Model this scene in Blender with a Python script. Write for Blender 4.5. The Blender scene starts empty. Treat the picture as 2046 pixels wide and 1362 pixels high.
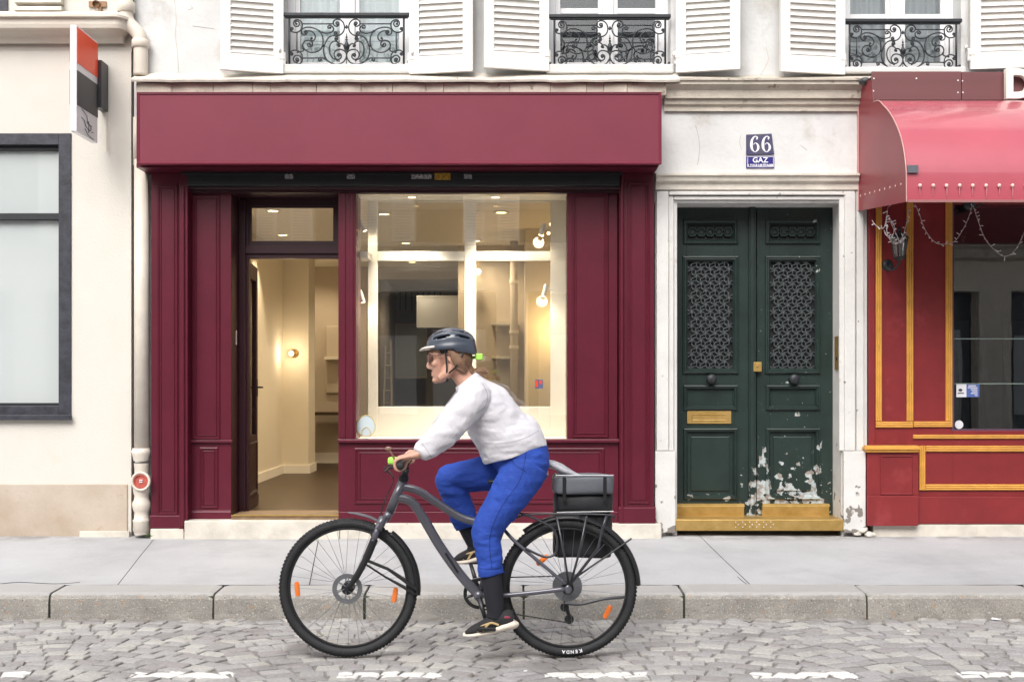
import bpy, bmesh, math, random
from mathutils import Vector, Matrix, noise
random.seed(7)
R = math.radians
scene = bpy.context.scene

# ------------------------------------------------------------------ camera, world, sun, exposure
H = 1.445            # eye height above the road
F = 2300.0           # focal length in pixels of the 2046 px wide photograph
VX, VY = 1023.0, 770.0
cam_d = bpy.data.cameras.new('camera')
cam = bpy.data.objects.new('camera', cam_d)
scene.collection.objects.link(cam)
cam.location = (0, 0, H)
cam.rotation_euler = (R(90), 0, 0)
cam_d.sensor_width = 36.0
cam_d.lens = F / 2046 * 36.0
cam_d.shift_y = (VY - 681.0) / 2046
cam_d.clip_end = 500
scene.camera = cam

SUN_EL, SUN_AZ = 47, 200
world = bpy.data.worlds.new("World")
scene.world = world
world.use_nodes = True
nt = world.node_tree
nt.nodes.clear()
sky = nt.nodes.new('ShaderNodeTexSky')
sky.sky_type = 'NISHITA'
sky.sun_disc = False
sky.sun_elevation = R(SUN_EL)
sky.sun_rotation = R(SUN_AZ)
sky.dust_density = 6.0
sky.air_density = 1.0
bg = nt.nodes.new('ShaderNodeBackground')
bg.inputs['Strength'].default_value = 0.15
hs = nt.nodes.new('ShaderNodeHueSaturation')
hs.inputs['Saturation'].default_value = 0.35       # overcast: a whiter sky
wo = nt.nodes.new('ShaderNodeOutputWorld')
nt.links.new(sky.outputs[0], hs.inputs['Color'])
nt.links.new(hs.outputs[0], bg.inputs['Color'])
nt.links.new(bg.outputs[0], wo.inputs['Surface'])
sd = bpy.data.lights.new('sun', 'SUN')
sd.energy = 1.5
sd.angle = R(40)
sd.color = (1.0, 0.98, 0.955)
sun = bpy.data.objects.new('sun', sd)
scene.collection.objects.link(sun)
# the sun stands behind the camera, a little to the left
sdir = Vector((-0.25 * math.cos(R(SUN_EL)), -0.97 * math.cos(R(SUN_EL)), math.sin(R(SUN_EL))))
sun.rotation_euler = sdir.to_track_quat('Z', 'Y').to_euler()
sun.location = (-3, -6, 20)
vs = scene.view_settings
vs.view_transform = 'Standard'
vs.look = 'None'
vs.gamma = 1
vs.use_curve_mapping = False
vs.exposure = 0.47

W = 9.15             # depth of the facade plane
KY = 7.19            # depth of the kerb face
YB = 6.13            # depth of the bicycle
def P(px, py, Y=W):
    return Vector(((px - VX) * Y / F, Y, H - (py - VY) * Y / F))
def X(px, Y=W): return (px - VX) * Y / F
def Z(py, Y=W): return H - (py - VY) * Y / F

# ------------------------------------------------------------------ helpers
def lin(c):
    def f(v):
        v /= 255.0
        return v / 12.92 if v <= 0.04045 else ((v + 0.055) / 1.055) ** 2.4
    if isinstance(c, str):
        c = [int(c[i:i + 2], 16) for i in (1, 3, 5)]
    return (f(c[0]), f(c[1]), f(c[2]), 1.0)

WL = {}
def link(o):
    scene.collection.objects.link(o)
    return o
def thing(name, label, cat, loc=(0, 0, 0), group=None, kind=None):
    o = bpy.data.objects.new(name, None)
    link(o)
    o.location = loc
    o.empty_display_size = 0.1
    WL[o] = Vector(loc)
    tag(o, label, cat, group, kind)
    return o
def tag(o, label=None, cat=None, group=None, kind=None):
    if label: o['label'] = label
    if cat: o['category'] = cat
    if group: o['group'] = group
    if kind: o['kind'] = kind
    return o
def kids(o):
    return [c for c in list(scene.collection.objects) if c.parent == o]
CH = {}
def dup(o, parent=None, loc=None, label=None, rot=None, scale=None):
    c = o.copy()
    link(c)
    if parent is not None: c.parent = parent
    if loc is not None: c.location = loc
    if rot is not None: c.rotation_euler = rot
    if scale is not None: c.scale = scale
    if label: c['label'] = label
    CH[c] = []
    for k in CH.get(o, []):
        CH[c].append(dup(k, c))
    return c

class MB:
    def __init__(s): s.bm = bmesh.new()
    def box(s, x0, x1, y0, y1, z0, z1):
        if x0 > x1: x0, x1 = x1, x0
        if y0 > y1: y0, y1 = y1, y0
        if z0 > z1: z0, z1 = z1, z0
        v = [s.bm.verts.new(p) for p in ((x0,y0,z0),(x1,y0,z0),(x1,y1,z0),(x0,y1,z0),(x0,y0,z1),(x1,y0,z1),(x1,y1,z1),(x0,y1,z1))]
        for f in ((0,3,2,1),(4,5,6,7),(0,1,5,4),(1,2,6,5),(2,3,7,6),(3,0,4,7)):
            s.bm.faces.new([v[i] for i in f])
        return s
    def pb(s, px0, py0, px1, py1, Yf, Yb):
        "box whose front face spans a rectangle given at its own depth Yf"
        return s.box(X(px0, Yf), X(px1, Yf), Yf, Yb, Z(py1, Yf), Z(py0, Yf))
    def prism(s, pts, d, axis='y', off=0.0):
        "closed polygon (3-D points) extruded by vector d"
        d = Vector(d)
        a = [s.bm.verts.new(p) for p in pts]
        b = [s.bm.verts.new(Vector(p) + d) for p in pts]
        n = len(a)
        s.bm.faces.new(a)
        s.bm.faces.new(b[::-1])
        for i in range(n):
            s.bm.faces.new((a[i], b[i], b[(i + 1) % n], a[(i + 1) % n]))
        return s
    def profile(s, prof, x0, x1):
        "moulding: profile of (y,z) points run along x"
        return s.prism([(x0, y, z) for y, z in prof], (x1 - x0, 0, 0))
    def quad(s, pts):
        s.bm.faces.new([s.bm.verts.new(p) for p in pts]); return s
    def tube(s, pts, r, n=8, closed=False, cap=True, flat=1.0):
        pts = [Vector(p) for p in pts]
        m = len(pts)
        rs = r if isinstance(r, (list, tuple)) else [r] * m
        T = []
        for i in range(m):
            if closed:
                t = pts[(i + 1) % m] - pts[i - 1]
            else:
                t = pts[min(i + 1, m - 1)] - pts[max(i - 1, 0)]
            T.append(t.normalized() if t.length > 1e-9 else Vector((0, 0, 1)))
        ref = Vector((0, 1, 0)) if abs(T[0].y) < 0.9 else Vector((0, 0, 1))
        u = (ref - T[0] * ref.dot(T[0])).normalized()
        rings = []
        for i in range(m):
            u = u - T[i] * u.dot(T[i])
            u = u.normalized() if u.length > 1e-6 else T[i].orthogonal().normalized()
            w = T[i].cross(u)
            ring = []
            for k in range(n):
                a = 2 * math.pi * k / n
                ring.append(s.bm.verts.new(pts[i] + u * (math.cos(a) * rs[i] * flat) + w * (math.sin(a) * rs[i])))
            rings.append(ring)
        for i in range(m if closed else m - 1):
            A, B = rings[i], rings[(i + 1) % m]
            for k in range(n):
                s.bm.faces.new((A[k], A[(k + 1) % n], B[(k + 1) % n], B[k]))
        if cap and not closed:
            s.bm.faces.new(rings[0][::-1]); s.bm.faces.new(rings[-1])
        return s
    def lathe(s, c, prof, axis='z', n=24, a0=0.0, a1=360.0):
        "prof: list of (radius, height along axis)"
        c = Vector(c)
        rings = []
        full = abs(a1 - a0) >= 359.9
        nn = n if full else n + 1
        for r, h in prof:
            ring = []
            for k in range(nn):
                a = R(a0) + R(a1 - a0) * k / n
                ca, sa = math.cos(a) * max(r, 1e-5), math.sin(a) * max(r, 1e-5)
                p = {'z': (ca, sa, h), 'y': (ca, h, sa), 'x': (h, ca, sa)}[axis]
                ring.append(s.bm.verts.new(c + Vector(p)))
            rings.append(ring)
        for i in range(len(rings) - 1):
            A, B = rings[i], rings[i + 1]
            for k in range(nn if full else nn - 1):
                s.bm.faces.new((A[k], A[(k + 1) % nn], B[(k + 1) % nn], B[k]))
        return s
    def torus(s, c, R0, r, axis='y', n=64, m=12, rz=None):
        c = Vector(c)
        rz = rz or r
        rings = []
        for i in range(n):
            a = 2 * math.pi * i / n
            ring = []
            for k in range(m):
                b = 2 * math.pi * k / m
                rr = R0 + r * math.cos(b); h = rz * math.sin(b)
                p = {'y': (rr * math.cos(a), h, rr * math.sin(a)), 'z': (rr * math.cos(a), rr * math.sin(a), h), 'x': (h, rr * math.cos(a), rr * math.sin(a))}[axis]
                ring.append(s.bm.verts.new(c + Vector(p)))
            rings.append(ring)
        for i in range(n):
            A, B = rings[i], rings[(i + 1) % n]
            for k in range(m):
                s.bm.faces.new((A[k], A[(k + 1) % m], B[(k + 1) % m], B[k]))
        return s
    def ell(s, c, rx, ry, rz, rot=None, n=16, m=10):
        c = Vector(c)
        M = rot if rot is not None else Matrix.Identity(3)
        top = s.bm.verts.new(c + M @ Vector((0, 0, rz))); bot = s.bm.verts.new(c + M @ Vector((0, 0, -rz)))
        rings = []
        for j in range(1, m):
            t = math.pi * j / m
            rings.append([s.bm.verts.new(c + M @ Vector((rx * math.sin(t) * math.cos(2 * math.pi * k / n), ry * math.sin(t) * math.sin(2 * math.pi * k / n), rz * math.cos(t)))) for k in range(n)])
        for k in range(n):
            s.bm.faces.new((top, rings[0][k], rings[0][(k + 1) % n]))
            s.bm.faces.new((bot, rings[-1][(k + 1) % n], rings[-1][k]))
        for j in range(len(rings) - 1):
            A, B = rings[j], rings[j + 1]
            for k in range(n):
                s.bm.faces.new((A[k], B[k], B[(k + 1) % n], A[(k + 1) % n]))
        return s
    def loft(s, secs, n=20, sub=5, lat=(0, 1, 0)):
        "secs: (point, in-plane radius, lateral radius); smooth closed limb"
        ps = [Vector(a[0]) for a in secs]
        out = []
        m = len(ps)
        def cr(a, b, c, d, t):
            return 0.5 * ((2 * b) + (c - a) * t + (2 * a - 5 * b + 4 * c - d) * t * t + (3 * b - a - 3 * c + d) * t ** 3)
        for i in range(m - 1):
            i0, i3 = max(i - 1, 0), min(i + 2, m - 1)
            for q in range(sub):
                t = q / sub
                out.append((cr(ps[i0], ps[i], ps[i + 1], ps[i3], t), cr(secs[i0][1], secs[i][1], secs[i + 1][1], secs[i3][1], t), cr(secs[i0][2], secs[i][2], secs[i + 1][2], secs[i3][2], t)))
        out.append((ps[-1], secs[-1][1], secs[-1][2]))
        rings = []
        L = Vector(lat)
        for i, (p, a, b) in enumerate(out):
            t = (out[min(i + 1, len(out) - 1)][0] - out[max(i - 1, 0)][0]).normalized()
            l = (L - t * L.dot(t)).normalized()
            u = t.cross(l)
            rings.append([s.bm.verts.new(p + u * (a * math.cos(2 * math.pi * k / n)) + l * (b * math.sin(2 * math.pi * k / n))) for k in range(n)])
        for i in range(len(rings) - 1):
            A, B = rings[i], rings[i + 1]
            for k in range(n):
                s.bm.faces.new((A[k], A[(k + 1) % n], B[(k + 1) % n], B[k]))
        s.bm.faces.new(rings[0][::-1]); s.bm.faces.new(rings[-1])
        return s
    def mesh(s, name):
        bmesh.ops.recalc_face_normals(s.bm, faces=s.bm.faces[:])
        me = bpy.data.meshes.new(name)
        s.bm.to_mesh(me); s.bm.free()
        return me
    def build(s, name, mat, parent=None, smooth=False, bevel=0, label=None, kind=None, remesh=0, smooths=0, sub=0, loc=None):
        me = s.mesh(name)
        return put(me, name, mat, parent, smooth, bevel, label, kind, remesh, smooths, sub, loc)

def put(me, name, mat, parent=None, smooth=False, bevel=0, label=None, kind=None, remesh=0, smooths=0, sub=0, loc=None):
    vs_ = me.vertices
    if loc is None:
        xs = [v.co.x for v in vs_]; ys = [v.co.y for v in vs_]; zs = [v.co.z for v in vs_]
        c = Vector(((min(xs) + max(xs)) / 2, (min(ys) + max(ys)) / 2, min(zs)))
    else:
        c = Vector(loc)
    me.transform(Matrix.Translation(-c))
    o = bpy.data.objects.new(name, me)
    link(o)
    WL[o] = c
    CH[o] = []
    if parent is not None:
        o.parent = parent
        o.location = c - WL[parent]
        CH.setdefault(parent, []).append(o)
    else:
        o.location = c
    me.materials.append(mat)
    if smooth:
        me.polygons.foreach_set('use_smooth', [True] * len(me.polygons))
    if bevel:
        b = o.modifiers.new('bevel', 'BEVEL'); b.width = bevel; b.segments = 2; b.limit_method = 'ANGLE'
    if remesh:
        r = o.modifiers.new('remesh', 'REMESH'); r.mode = 'VOXEL'; r.voxel_size = remesh; r.use_smooth_shade = True
    if smooths:
        q = o.modifiers.new('smooth', 'SMOOTH'); q.iterations = smooths; q.factor = 0.5
    if sub:
        q = o.modifiers.new('subd', 'SUBSURF'); q.levels = sub; q.render_levels = sub
    if label: o['label'] = label
    if kind: o['kind'] = kind
    return o

def catmull(pts, sub=8):
    pts = [Vector(p) if len(p) == 3 else Vector((p[0], p[1], 0)) for p in pts]
    out = []
    m = len(pts)
    for i in range(m - 1):
        a, b, c, d = pts[max(i - 1, 0)], pts[i], pts[i + 1], pts[min(i + 2, m - 1)]
        for q in range(sub):
            t = q / sub
            out.append(0.5 * ((2 * b) + (c - a) * t + (2 * a - 5 * b + 4 * c - d) * t * t + (3 * b - a - 3 * c + d) * t ** 3))
    out.append(pts[-1])
    return out

# ------------------------------------------------------------------ materials
def mat(name, col, rough=0.6, metal=0.0, var=0.0, vscale=3.0, bump=0.0, bscale=40.0, spec=0.5, col2=None, patch=None, stretch=None, coat=0.0, grain=0.0, sheen=0.0):
    """procedural surface. var/vscale: soft tone variation; col2: second tone; patch=(colour, scale, threshold, softness): spots of wear"""
    m = bpy.data.materials.new(name)
    m.use_nodes = True
    t = m.node_tree
    N, L = t.nodes, t.links
    bs = N['Principled BSDF']
    bs.inputs['Roughness'].default_value = rough
    bs.inputs['Metallic'].default_value = metal
    bs.inputs['Specular IOR Level'].default_value = spec
    if coat:
        bs.inputs['Coat Weight'].default_value = coat
        bs.inputs['Coat Roughness'].default_value = 0.12
    if sheen: bs.inputs['Sheen Weight'].default_value = sheen
    c = lin(col) if isinstance(col, (str, tuple)) and (isinstance(col, str) or max(col) > 1.01) else (col[0], col[1], col[2], 1.0)
    geo = N.new('ShaderNodeNewGeometry')
    vec = geo.outputs['Position']
    if stretch:
        mp = N.new('ShaderNodeMapping'); mp.inputs['Scale'].default_value = stretch
        L.new(vec, mp.inputs['Vector']); vec = mp.outputs['Vector']
    last = None
    rgb = N.new('ShaderNodeRGB'); rgb.outputs[0].default_value = c
    last = rgb.outputs[0]
    def nz(scale, detail=4, rgh=0.6):
        n = N.new('ShaderNodeTexNoise'); n.inputs['Scale'].default_value = scale; n.inputs['Detail'].default_value = detail
        n.inputs['Roughness'].default_value = rgh
        L.new(vec, n.inputs['Vector']); return n.outputs['Fac']
    def mixc(fac, a, bcol):
        x = N.new('ShaderNodeMix'); x.data_type = 'RGBA'
        L.new(fac, x.inputs[0]); L.new(a, x.inputs[6])
        if isinstance(bcol, tuple): x.inputs[7].default_value = bcol
        else: L.new(bcol, x.inputs[7])
        return x.outputs[2]
    def ramp(fac, a, b):
        r = N.new('ShaderNodeMapRange'); r.inputs['From Min'].default_value = a; r.inputs['From Max'].default_value = b
        L.new(fac, r.inputs['Value']); return r.outputs['Result']
    if col2:
        c2 = lin(col2)
        last = mixc(ramp(nz(vscale), 0.35, 0.68), last, c2)
    elif var:
        h = N.new('ShaderNodeHueSaturation')
        L.new(last, h.inputs['Color'])
        r = N.new('ShaderNodeMapRange'); r.inputs['From Min'].default_value = 0.3; r.inputs['From Max'].default_value = 0.7
        r.inputs['To Min'].default_value = 1 - var; r.inputs['To Max'].default_value = 1 + var * 0.6
        L.new(nz(vscale, 6), r.inputs['Value']); L.new(r.outputs['Result'], h.inputs['Value'])
        last = h.outputs['Color']
    if grain:
        h = N.new('ShaderNodeHueSaturation')
        L.new(last, h.inputs['Color'])
        r = N.new('ShaderNodeMapRange'); r.inputs['From Min'].default_value = 0.3; r.inputs['From Max'].default_value = 0.7
        r.inputs['To Min'].default_value = 1 - grain; r.inputs['To Max'].default_value = 1 + grain
        L.new(nz(140, 3, 0.8), r.inputs['Value']); L.new(r.outputs['Result'], h.inputs['Value'])
        last = h.outputs['Color']
    if patch:
        for pc, ps, th, so in (patch if isinstance(patch, list) else [patch]):
            last = mixc(ramp(nz(ps, 5, 0.62), th, th + so), last, lin(pc))
    L.new(last, bs.inputs['Base Color'])
    if bump:
        b = N.new('ShaderNodeBump'); b.inputs['Strength'].default_value = bump; b.inputs['Distance'].default_value = 0.01
        L.new(nz(bscale, 6), b.inputs['Height']); L.new(b.outputs['Normal'], bs.inputs['Normal'])
    m['c'] = 1
    return m

def glass(name, refl=0.12, tint=(0.97, 0.98, 0.975), film=None, filmf=0.0, rough=0.0):
    m = bpy.data.materials.new(name); m.use_nodes = True
    t = m.node_tree; N, L = t.nodes, t.links
    N.clear()
    out = N.new('ShaderNodeOutputMaterial')
    tint = [math.sqrt(v) for v in tint]; refl *= 0.62; filmf = 1 - math.sqrt(1 - filmf)   # every pane has two faces
    tr = N.new('ShaderNodeBsdfTransparent'); tr.inputs[0].default_value = (*tint, 1)
    gl = N.new('ShaderNodeBsdfGlossy'); gl.inputs['Roughness'].default_value = rough
    lw = N.new('ShaderNodeLayerWeight'); lw.inputs['Blend'].default_value = 0.35
    mr = N.new('ShaderNodeMapRange'); mr.inputs['To Min'].default_value = refl; mr.inputs['To Max'].default_value = 0.9
    L.new(lw.outputs['Fresnel'], mr.inputs['Value'])
    mx = N.new('ShaderNodeMixShader')
    base = tr.outputs[0]
    if film:
        df = N.new('ShaderNodeBsdfDiffuse'); df.inputs[0].default_value = lin(film)
        m2 = N.new('ShaderNodeMixShader'); m2.inputs[0].default_value = filmf
        L.new(base, m2.inputs[1]); L.new(df.outputs[0], m2.inputs[2]); base = m2.outputs[0]
    L.new(mr.outputs[0], mx.inputs[0]); L.new(base, mx.inputs[1]); L.new(gl.outputs[0], mx.inputs[2])
    # very slight waviness of old glass
    n = N.new('ShaderNodeTexNoise'); n.inputs['Scale'].default_value = 1.6
    b = N.new('ShaderNodeBump'); b.inputs['Strength'].default_value = 0.03; b.inputs['Distance'].default_value = 0.02
    g = N.new('ShaderNodeNewGeometry'); L.new(g.outputs['Position'], n.inputs['Vector'])
    L.new(n.outputs['Fac'], b.inputs['Height']); L.new(b.outputs['Normal'], gl.inputs['Normal'])
    L.new(mx.outputs[0], out.inputs['Surface'])
    return m
def emit(name, col, s):
    m = bpy.data.materials.new(name); m.use_nodes = True
    b = m.node_tree.nodes['Principled BSDF']
    b.inputs['Base Color'].default_value = lin(col)
    b.inputs['Emission Color'].default_value = lin(col); b.inputs['Emission Strength'].default_value = s
    return m

M = {}
M['plaster'] = mat('white_plaster', (0.61, 0.61, 0.605), 0.85, var=0.12, vscale=2.2, bump=0.5, bscale=22, patch=[('#a8a49c', 2.3, 0.55, 0.22), ('#8f887f', 9.0, 0.72, 0.03)])
M['stone'] = mat('white_painted_stone', (0.63, 0.62, 0.60), 0.8, var=0.12, vscale=3.5, bump=0.4, bscale=30, patch=[('#a9a197', 4.0, 0.63, 0.16), ('#7c746b', 14.0, 0.70, 0.04)])
M['ledge'] = mat('weathered_ledge', (0.52, 0.47, 0.40), 0.85, var=0.22, vscale=5, bump=0.6, bscale=35, patch=[('#7d6f5f', 9.0, 0.62, 0.08), ('#4b433b', 20.0, 0.72, 0.04)])
M['ledge2'] = mat('pale_weathered_ledge', (0.62, 0.58, 0.51), 0.8, var=0.2, vscale=6, bump=0.5, bscale=30, patch=('#7d6f5f', 16.0, 0.68, 0.05))
M['cream'] = mat('cream_render', (0.635, 0.605, 0.55), 0.85, var=0.05, vscale=1.5, bump=0.3, bscale=60, patch=('#cfc3b0', 2.6, 0.60, 0.25))
M['creamtrim'] = mat('cream_cornice', (0.68, 0.62, 0.54), 0.8, var=0.08, vscale=3, bump=0.2)
M['plinth'] = mat('stained_plinth', (0.50, 0.43, 0.36), 0.85, col2='#a5937f', vscale=1.6, bump=0.3, bscale=40, patch=('#ad9a86', 9.0, 0.6, 0.1), grain=.06)
M['burg'] = mat('burgundy_paint', (0.096, 0.0085, 0.0215), 0.36, var=0.14, vscale=5, bump=0.10, bscale=45, spec=0.4, patch=('#6a3a4a', 60.0, 0.745, 0.02))  # darker copy of the burgundy: shade under the fascia put into the colour
M['burgf'] = mat('burgundy_fascia_paint', (0.172, 0.023, 0.045), 0.5, var=0.09, vscale=2, bump=0.06, bscale=60, spec=.35, patch=('#7a4052', 1.7, 0.60, 0.5))  # lighter copy of the burgundy: stronger light on the fascia put into the colour
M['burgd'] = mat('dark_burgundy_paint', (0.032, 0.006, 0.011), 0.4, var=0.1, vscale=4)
M['black'] = mat('black_paint', (0.012, 0.013, 0.015), 0.45, var=0.2, vscale=8)
M['shutter'] = mat('white_shutter_paint', (0.76, 0.74, 0.70), 0.6, var=0.05, vscale=5, bump=0.1, bscale=60)
M['whitew'] = mat('white_window_paint', (0.72, 0.72, 0.73), 0.45, var=0.05, vscale=5)
M['iron'] = mat('wrought_iron', (0.018, 0.022, 0.027), 0.5, var=0.25, vscale=30, bump=0.2, bscale=120)
M['slate'] = mat('slate_grey_frame', (0.018, 0.020, 0.027), 0.5, col2='#3c3d48', vscale=12, bump=0.3, bscale=60, patch=('#8a8790', 30, 0.72, 0.03))
M['slated'] = mat('dark_slate_frame', (0.014, 0.016, 0.02), 0.5, col2='#26282e', vscale=14, bump=0.2, bscale=60)
M['green'] = mat('dark_green_paint', (0.017, 0.031, 0.027), 0.35, var=0.25, vscale=6, bump=0.1, bscale=60, patch=('#8f9a94', 55, 0.745, 0.02))
M['grille'] = mat('cast_iron_grille', (0.080, 0.092, 0.098), 0.42, metal=0.3, var=0.3, vscale=60)
M['brass'] = mat('worn_brass', (0.52, 0.34, 0.12), 0.42, metal=0.6, col2='#a98a4a', vscale=10, bump=0.15, bscale=70)
M['red'] = mat('red_shopfront_paint', (0.21, 0.019, 0.022), 0.45, var=0.16, vscale=4, bump=0.12, bscale=60, patch=[('#a5484c', 2.2, 0.56, 0.35), ('#7a2a2c', 45.0, 0.74, 0.03)])
M['gold'] = mat('ochre_moulding_paint', (0.66, 0.33, 0.06), 0.5, var=0.16, vscale=12, bump=0.1)
M['awn'] = mat('glossy_red_vinyl', (0.42, 0.078, 0.108), 0.27, var=0.07, vscale=3, bump=0.15, bscale=3.5, coat=1.0, patch=('#c9707f', 7.0, 0.72, 0.1))
M['awns'] = mat('matt_red_vinyl', (0.27, 0.040, 0.052), 0.4, var=0.12, vscale=3, bump=0.06, bscale=6)
M['board'] = mat('brown_red_board', (0.155, 0.060, 0.062), 0.4, var=0.1, vscale=2, stretch=(0.3, 1, 6))
M['signw'] = mat('white_sign_plastic', (0.80, 0.80, 0.82), 0.3)
M['signr'] = mat('red_sign_film', (0.92, 0.09, 0.03), 0.35)
M['signb'] = mat('charcoal_sign_film', (0.045, 0.045, 0.05), 0.4)
M['enamel'] = mat('blue_enamel', (0.035, 0.030, 0.20), 0.25, var=0.2, vscale=20, coat=0.5)
M['enamelg'] = mat('worn_enamel', (0.055, 0.05, 0.14), 0.3, col2='#55555c', vscale=14)
M['letter'] = mat('white_enamel', (0.8, 0.8, 0.84), 0.3)
M['pipe'] = mat('cream_pipe_paint', (0.66, 0.60, 0.52), 0.55, var=0.1, vscale=8, bump=0.1)
M['capred'] = mat('faded_red_cap', (0.46, 0.10, 0.075), 0.5, var=0.25, vscale=30)
M['asph'] = mat('pale_asphalt', (0.44, 0.445, 0.46), 0.85, var=0.10, vscale=1.6, bump=0.5, bscale=180, grain=0.12, patch=[('#98989c', 1.3, 0.50, 0.3), ('#b4b4b8', 22.0, 0.72, 0.02), ('#6f6f72', 37.0, 0.74, 0.02)])
M['joint'] = mat('dark_joint', (0.06, 0.055, 0.05), 0.95)
M['granite0'] = mat('granite_kerb', (0.29, 0.26, 0.225), 0.7, var=0.2, vscale=7, bump=0.6, bscale=60, patch=[('#c08a5c', 26, 0.64, 0.05), ('#3a3733', 60, 0.62, 0.03), ('#c9c4ba', 75, 0.63, 0.03)])
M['wood'] = mat('dark_wood_floor', (0.050, 0.028, 0.015), 0.40, var=0.25, vscale=6, stretch=(1, 12, 1))
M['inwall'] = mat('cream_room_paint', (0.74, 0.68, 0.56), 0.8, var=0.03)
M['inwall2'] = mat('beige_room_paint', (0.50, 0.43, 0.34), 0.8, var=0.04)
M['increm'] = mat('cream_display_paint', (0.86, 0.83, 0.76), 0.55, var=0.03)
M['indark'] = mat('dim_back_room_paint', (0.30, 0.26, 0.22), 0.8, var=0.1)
M['glass'] = glass('shop_glass', 0.23)
M['glassd'] = glass('restaurant_glass', 0.20, (0.8, 0.84, 0.85))
M['glassw'] = glass('window_glass', 0.07, (0.93, 0.96, 0.96))
M['curt'] = mat('pale_curtain', (0.80, 0.88, 0.90), 0.9, var=0.1, vscale=6, stretch=(6, 1, 0.2))
M['curtd'] = mat('dark_blind', (0.06, 0.065, 0.075), 0.8, var=0.2, vscale=5)  # dark sheet standing in for the unlit rooms behind windows
M['paper'] = mat('white_paper', (0.72, 0.73, 0.74), 0.7)
M['blue'] = mat('blue_print', (0.09, 0.15, 0.42), 0.5)
M['warm'] = emit('warm_bulb', '#ffd9a0', 7)
M['lampw'] = mat('white_lamp_metal', (0.78, 0.77, 0.74), 0.4)
M['leaf'] = mat('weed_leaf', (0.06, 0.12, 0.03), 0.7, var=0.3, vscale=60)

def granite():
    "kerb granite: speckled front, paler foot-worn top"
    m = mat('granite_kerb', (0.31, 0.295, 0.27), 0.7, var=0.25, vscale=6, bump=0.6, bscale=60, grain=.25, patch=[('#a58e78', 22, 0.62, 0.06), ('#5d5a56', 75, 0.62, 0.04), ('#c2bdb4', 90, 0.60, 0.04)])
    t = m.node_tree; N, L = t.nodes, t.links
    bs = N['Principled BSDF']; old = bs.inputs['Base Color'].links[0].from_socket
    g = N.new('ShaderNodeNewGeometry'); s3 = N.new('ShaderNodeSeparateXYZ'); L.new(g.outputs['Position'], s3.inputs[0])
    n = N.new('ShaderNodeTexNoise'); n.inputs['Scale'].default_value = 20; L.new(g.outputs['Position'], n.inputs['Vector'])
    a = N.new('ShaderNodeMath'); a.operation = 'MULTIPLY_ADD'; L.new(n.outputs['Fac'], a.inputs[0]); a.inputs[1].default_value = .03; L.new(s3.outputs[2], a.inputs[2])
    r = N.new('ShaderNodeMapRange'); r.inputs[1].default_value = .142; r.inputs[2].default_value = .158; r.inputs[4].default_value = .85; L.new(a.outputs[0], r.inputs[0])
    mx = N.new('ShaderNodeMix'); mx.data_type = 'RGBA'; mx.inputs[7].default_value = (.40, .395, .39, 1); L.new(r.outputs[0], mx.inputs[0]); L.new(old, mx.inputs[6]); L.new(mx.outputs[2], bs.inputs['Base Color'])
    return m
M['granite'] = granite()

def grime(m, y0, y1, col, amount):
    "dirt gathered along an edge of the ground, broken up by noise"
    t = m.node_tree; N, L = t.nodes, t.links
    bs = N['Principled BSDF']; old = bs.inputs['Base Color'].links[0].from_socket
    g = N.new('ShaderNodeNewGeometry'); s3 = N.new('ShaderNodeSeparateXYZ'); L.new(g.outputs['Position'], s3.inputs[0])
    n = N.new('ShaderNodeTexNoise'); n.inputs['Scale'].default_value = 7; n.inputs['Detail'].default_value = 8; L.new(g.outputs['Position'], n.inputs['Vector'])
    r = N.new('ShaderNodeMapRange'); r.inputs[1].default_value = y0; r.inputs[2].default_value = y1; L.new(s3.outputs[1], r.inputs[0])
    r2 = N.new('ShaderNodeMapRange'); r2.inputs[1].default_value = .40; r2.inputs[2].default_value = .62; r2.inputs[4].default_value = amount; L.new(n.outputs['Fac'], r2.inputs[0])
    a = N.new('ShaderNodeMath'); a.operation = 'MULTIPLY'; L.new(r.outputs[0], a.inputs[0]); L.new(r2.outputs[0], a.inputs[1])
    mx = N.new('ShaderNodeMix'); mx.data_type = 'RGBA'; mx.inputs[7].default_value = (*col, 1); L.new(a.outputs[0], mx.inputs[0]); L.new(old, mx.inputs[6]); L.new(mx.outputs[2], bs.inputs['Base Color'])
grime(M['asph'], 8.90, 9.12, (.22, .205, .19), .8)
# ------------------------------------------------------------------ more builders
def frame(mb, x0, x1, z0, z1, Y, w, h):
    "raised picture-frame moulding on a wall facing the street at depth Y"
    rings = []
    for t, d in ((0, 0), (0.12, h * 0.8), (0.35, h), (0.5, h * 0.55), (0.75, h * 0.6), (1.0, 0)):
        k = w * t
        rings.append([mb.bm.verts.new(p) for p in ((x0 + k, Y - d, z0 + k), (x1 - k, Y - d, z0 + k), (x1 - k, Y - d, z1 - k), (x0 + k, Y - d, z1 - k))])
    for A, B in zip(rings, rings[1:]):
        for i in range(4):
            mb.bm.faces.new((A[i], A[(i + 1) % 4], B[(i + 1) % 4], B[i]))
    return mb
def pframe(mb, px0, py0, px1, py1, Y, w=0.03, h=0.015):
    return frame(mb, X(px0, Y), X(px1, Y), Z(py1, Y), Z(py0, Y), Y, w, h)
def ring_box(mb, x0, x1, z0, z1, w, Yf, Yb, wb=None, wt=None):
    "rectangular frame of four butted bars"
    wb = wb or w; wt = wt or w
    mb.box(x0, x0 + w, Yf, Yb, z0, z1); mb.box(x1 - w, x1, Yf, Yb, z0, z1)
    mb.box(x0 + w, x1 - w, Yf + 0.001, Yb - 0.001, z0, z0 + wb); mb.box(x0 + w, x1 - w, Yf + 0.001, Yb - 0.001, z1 - wt, z1)
    return mb
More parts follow.
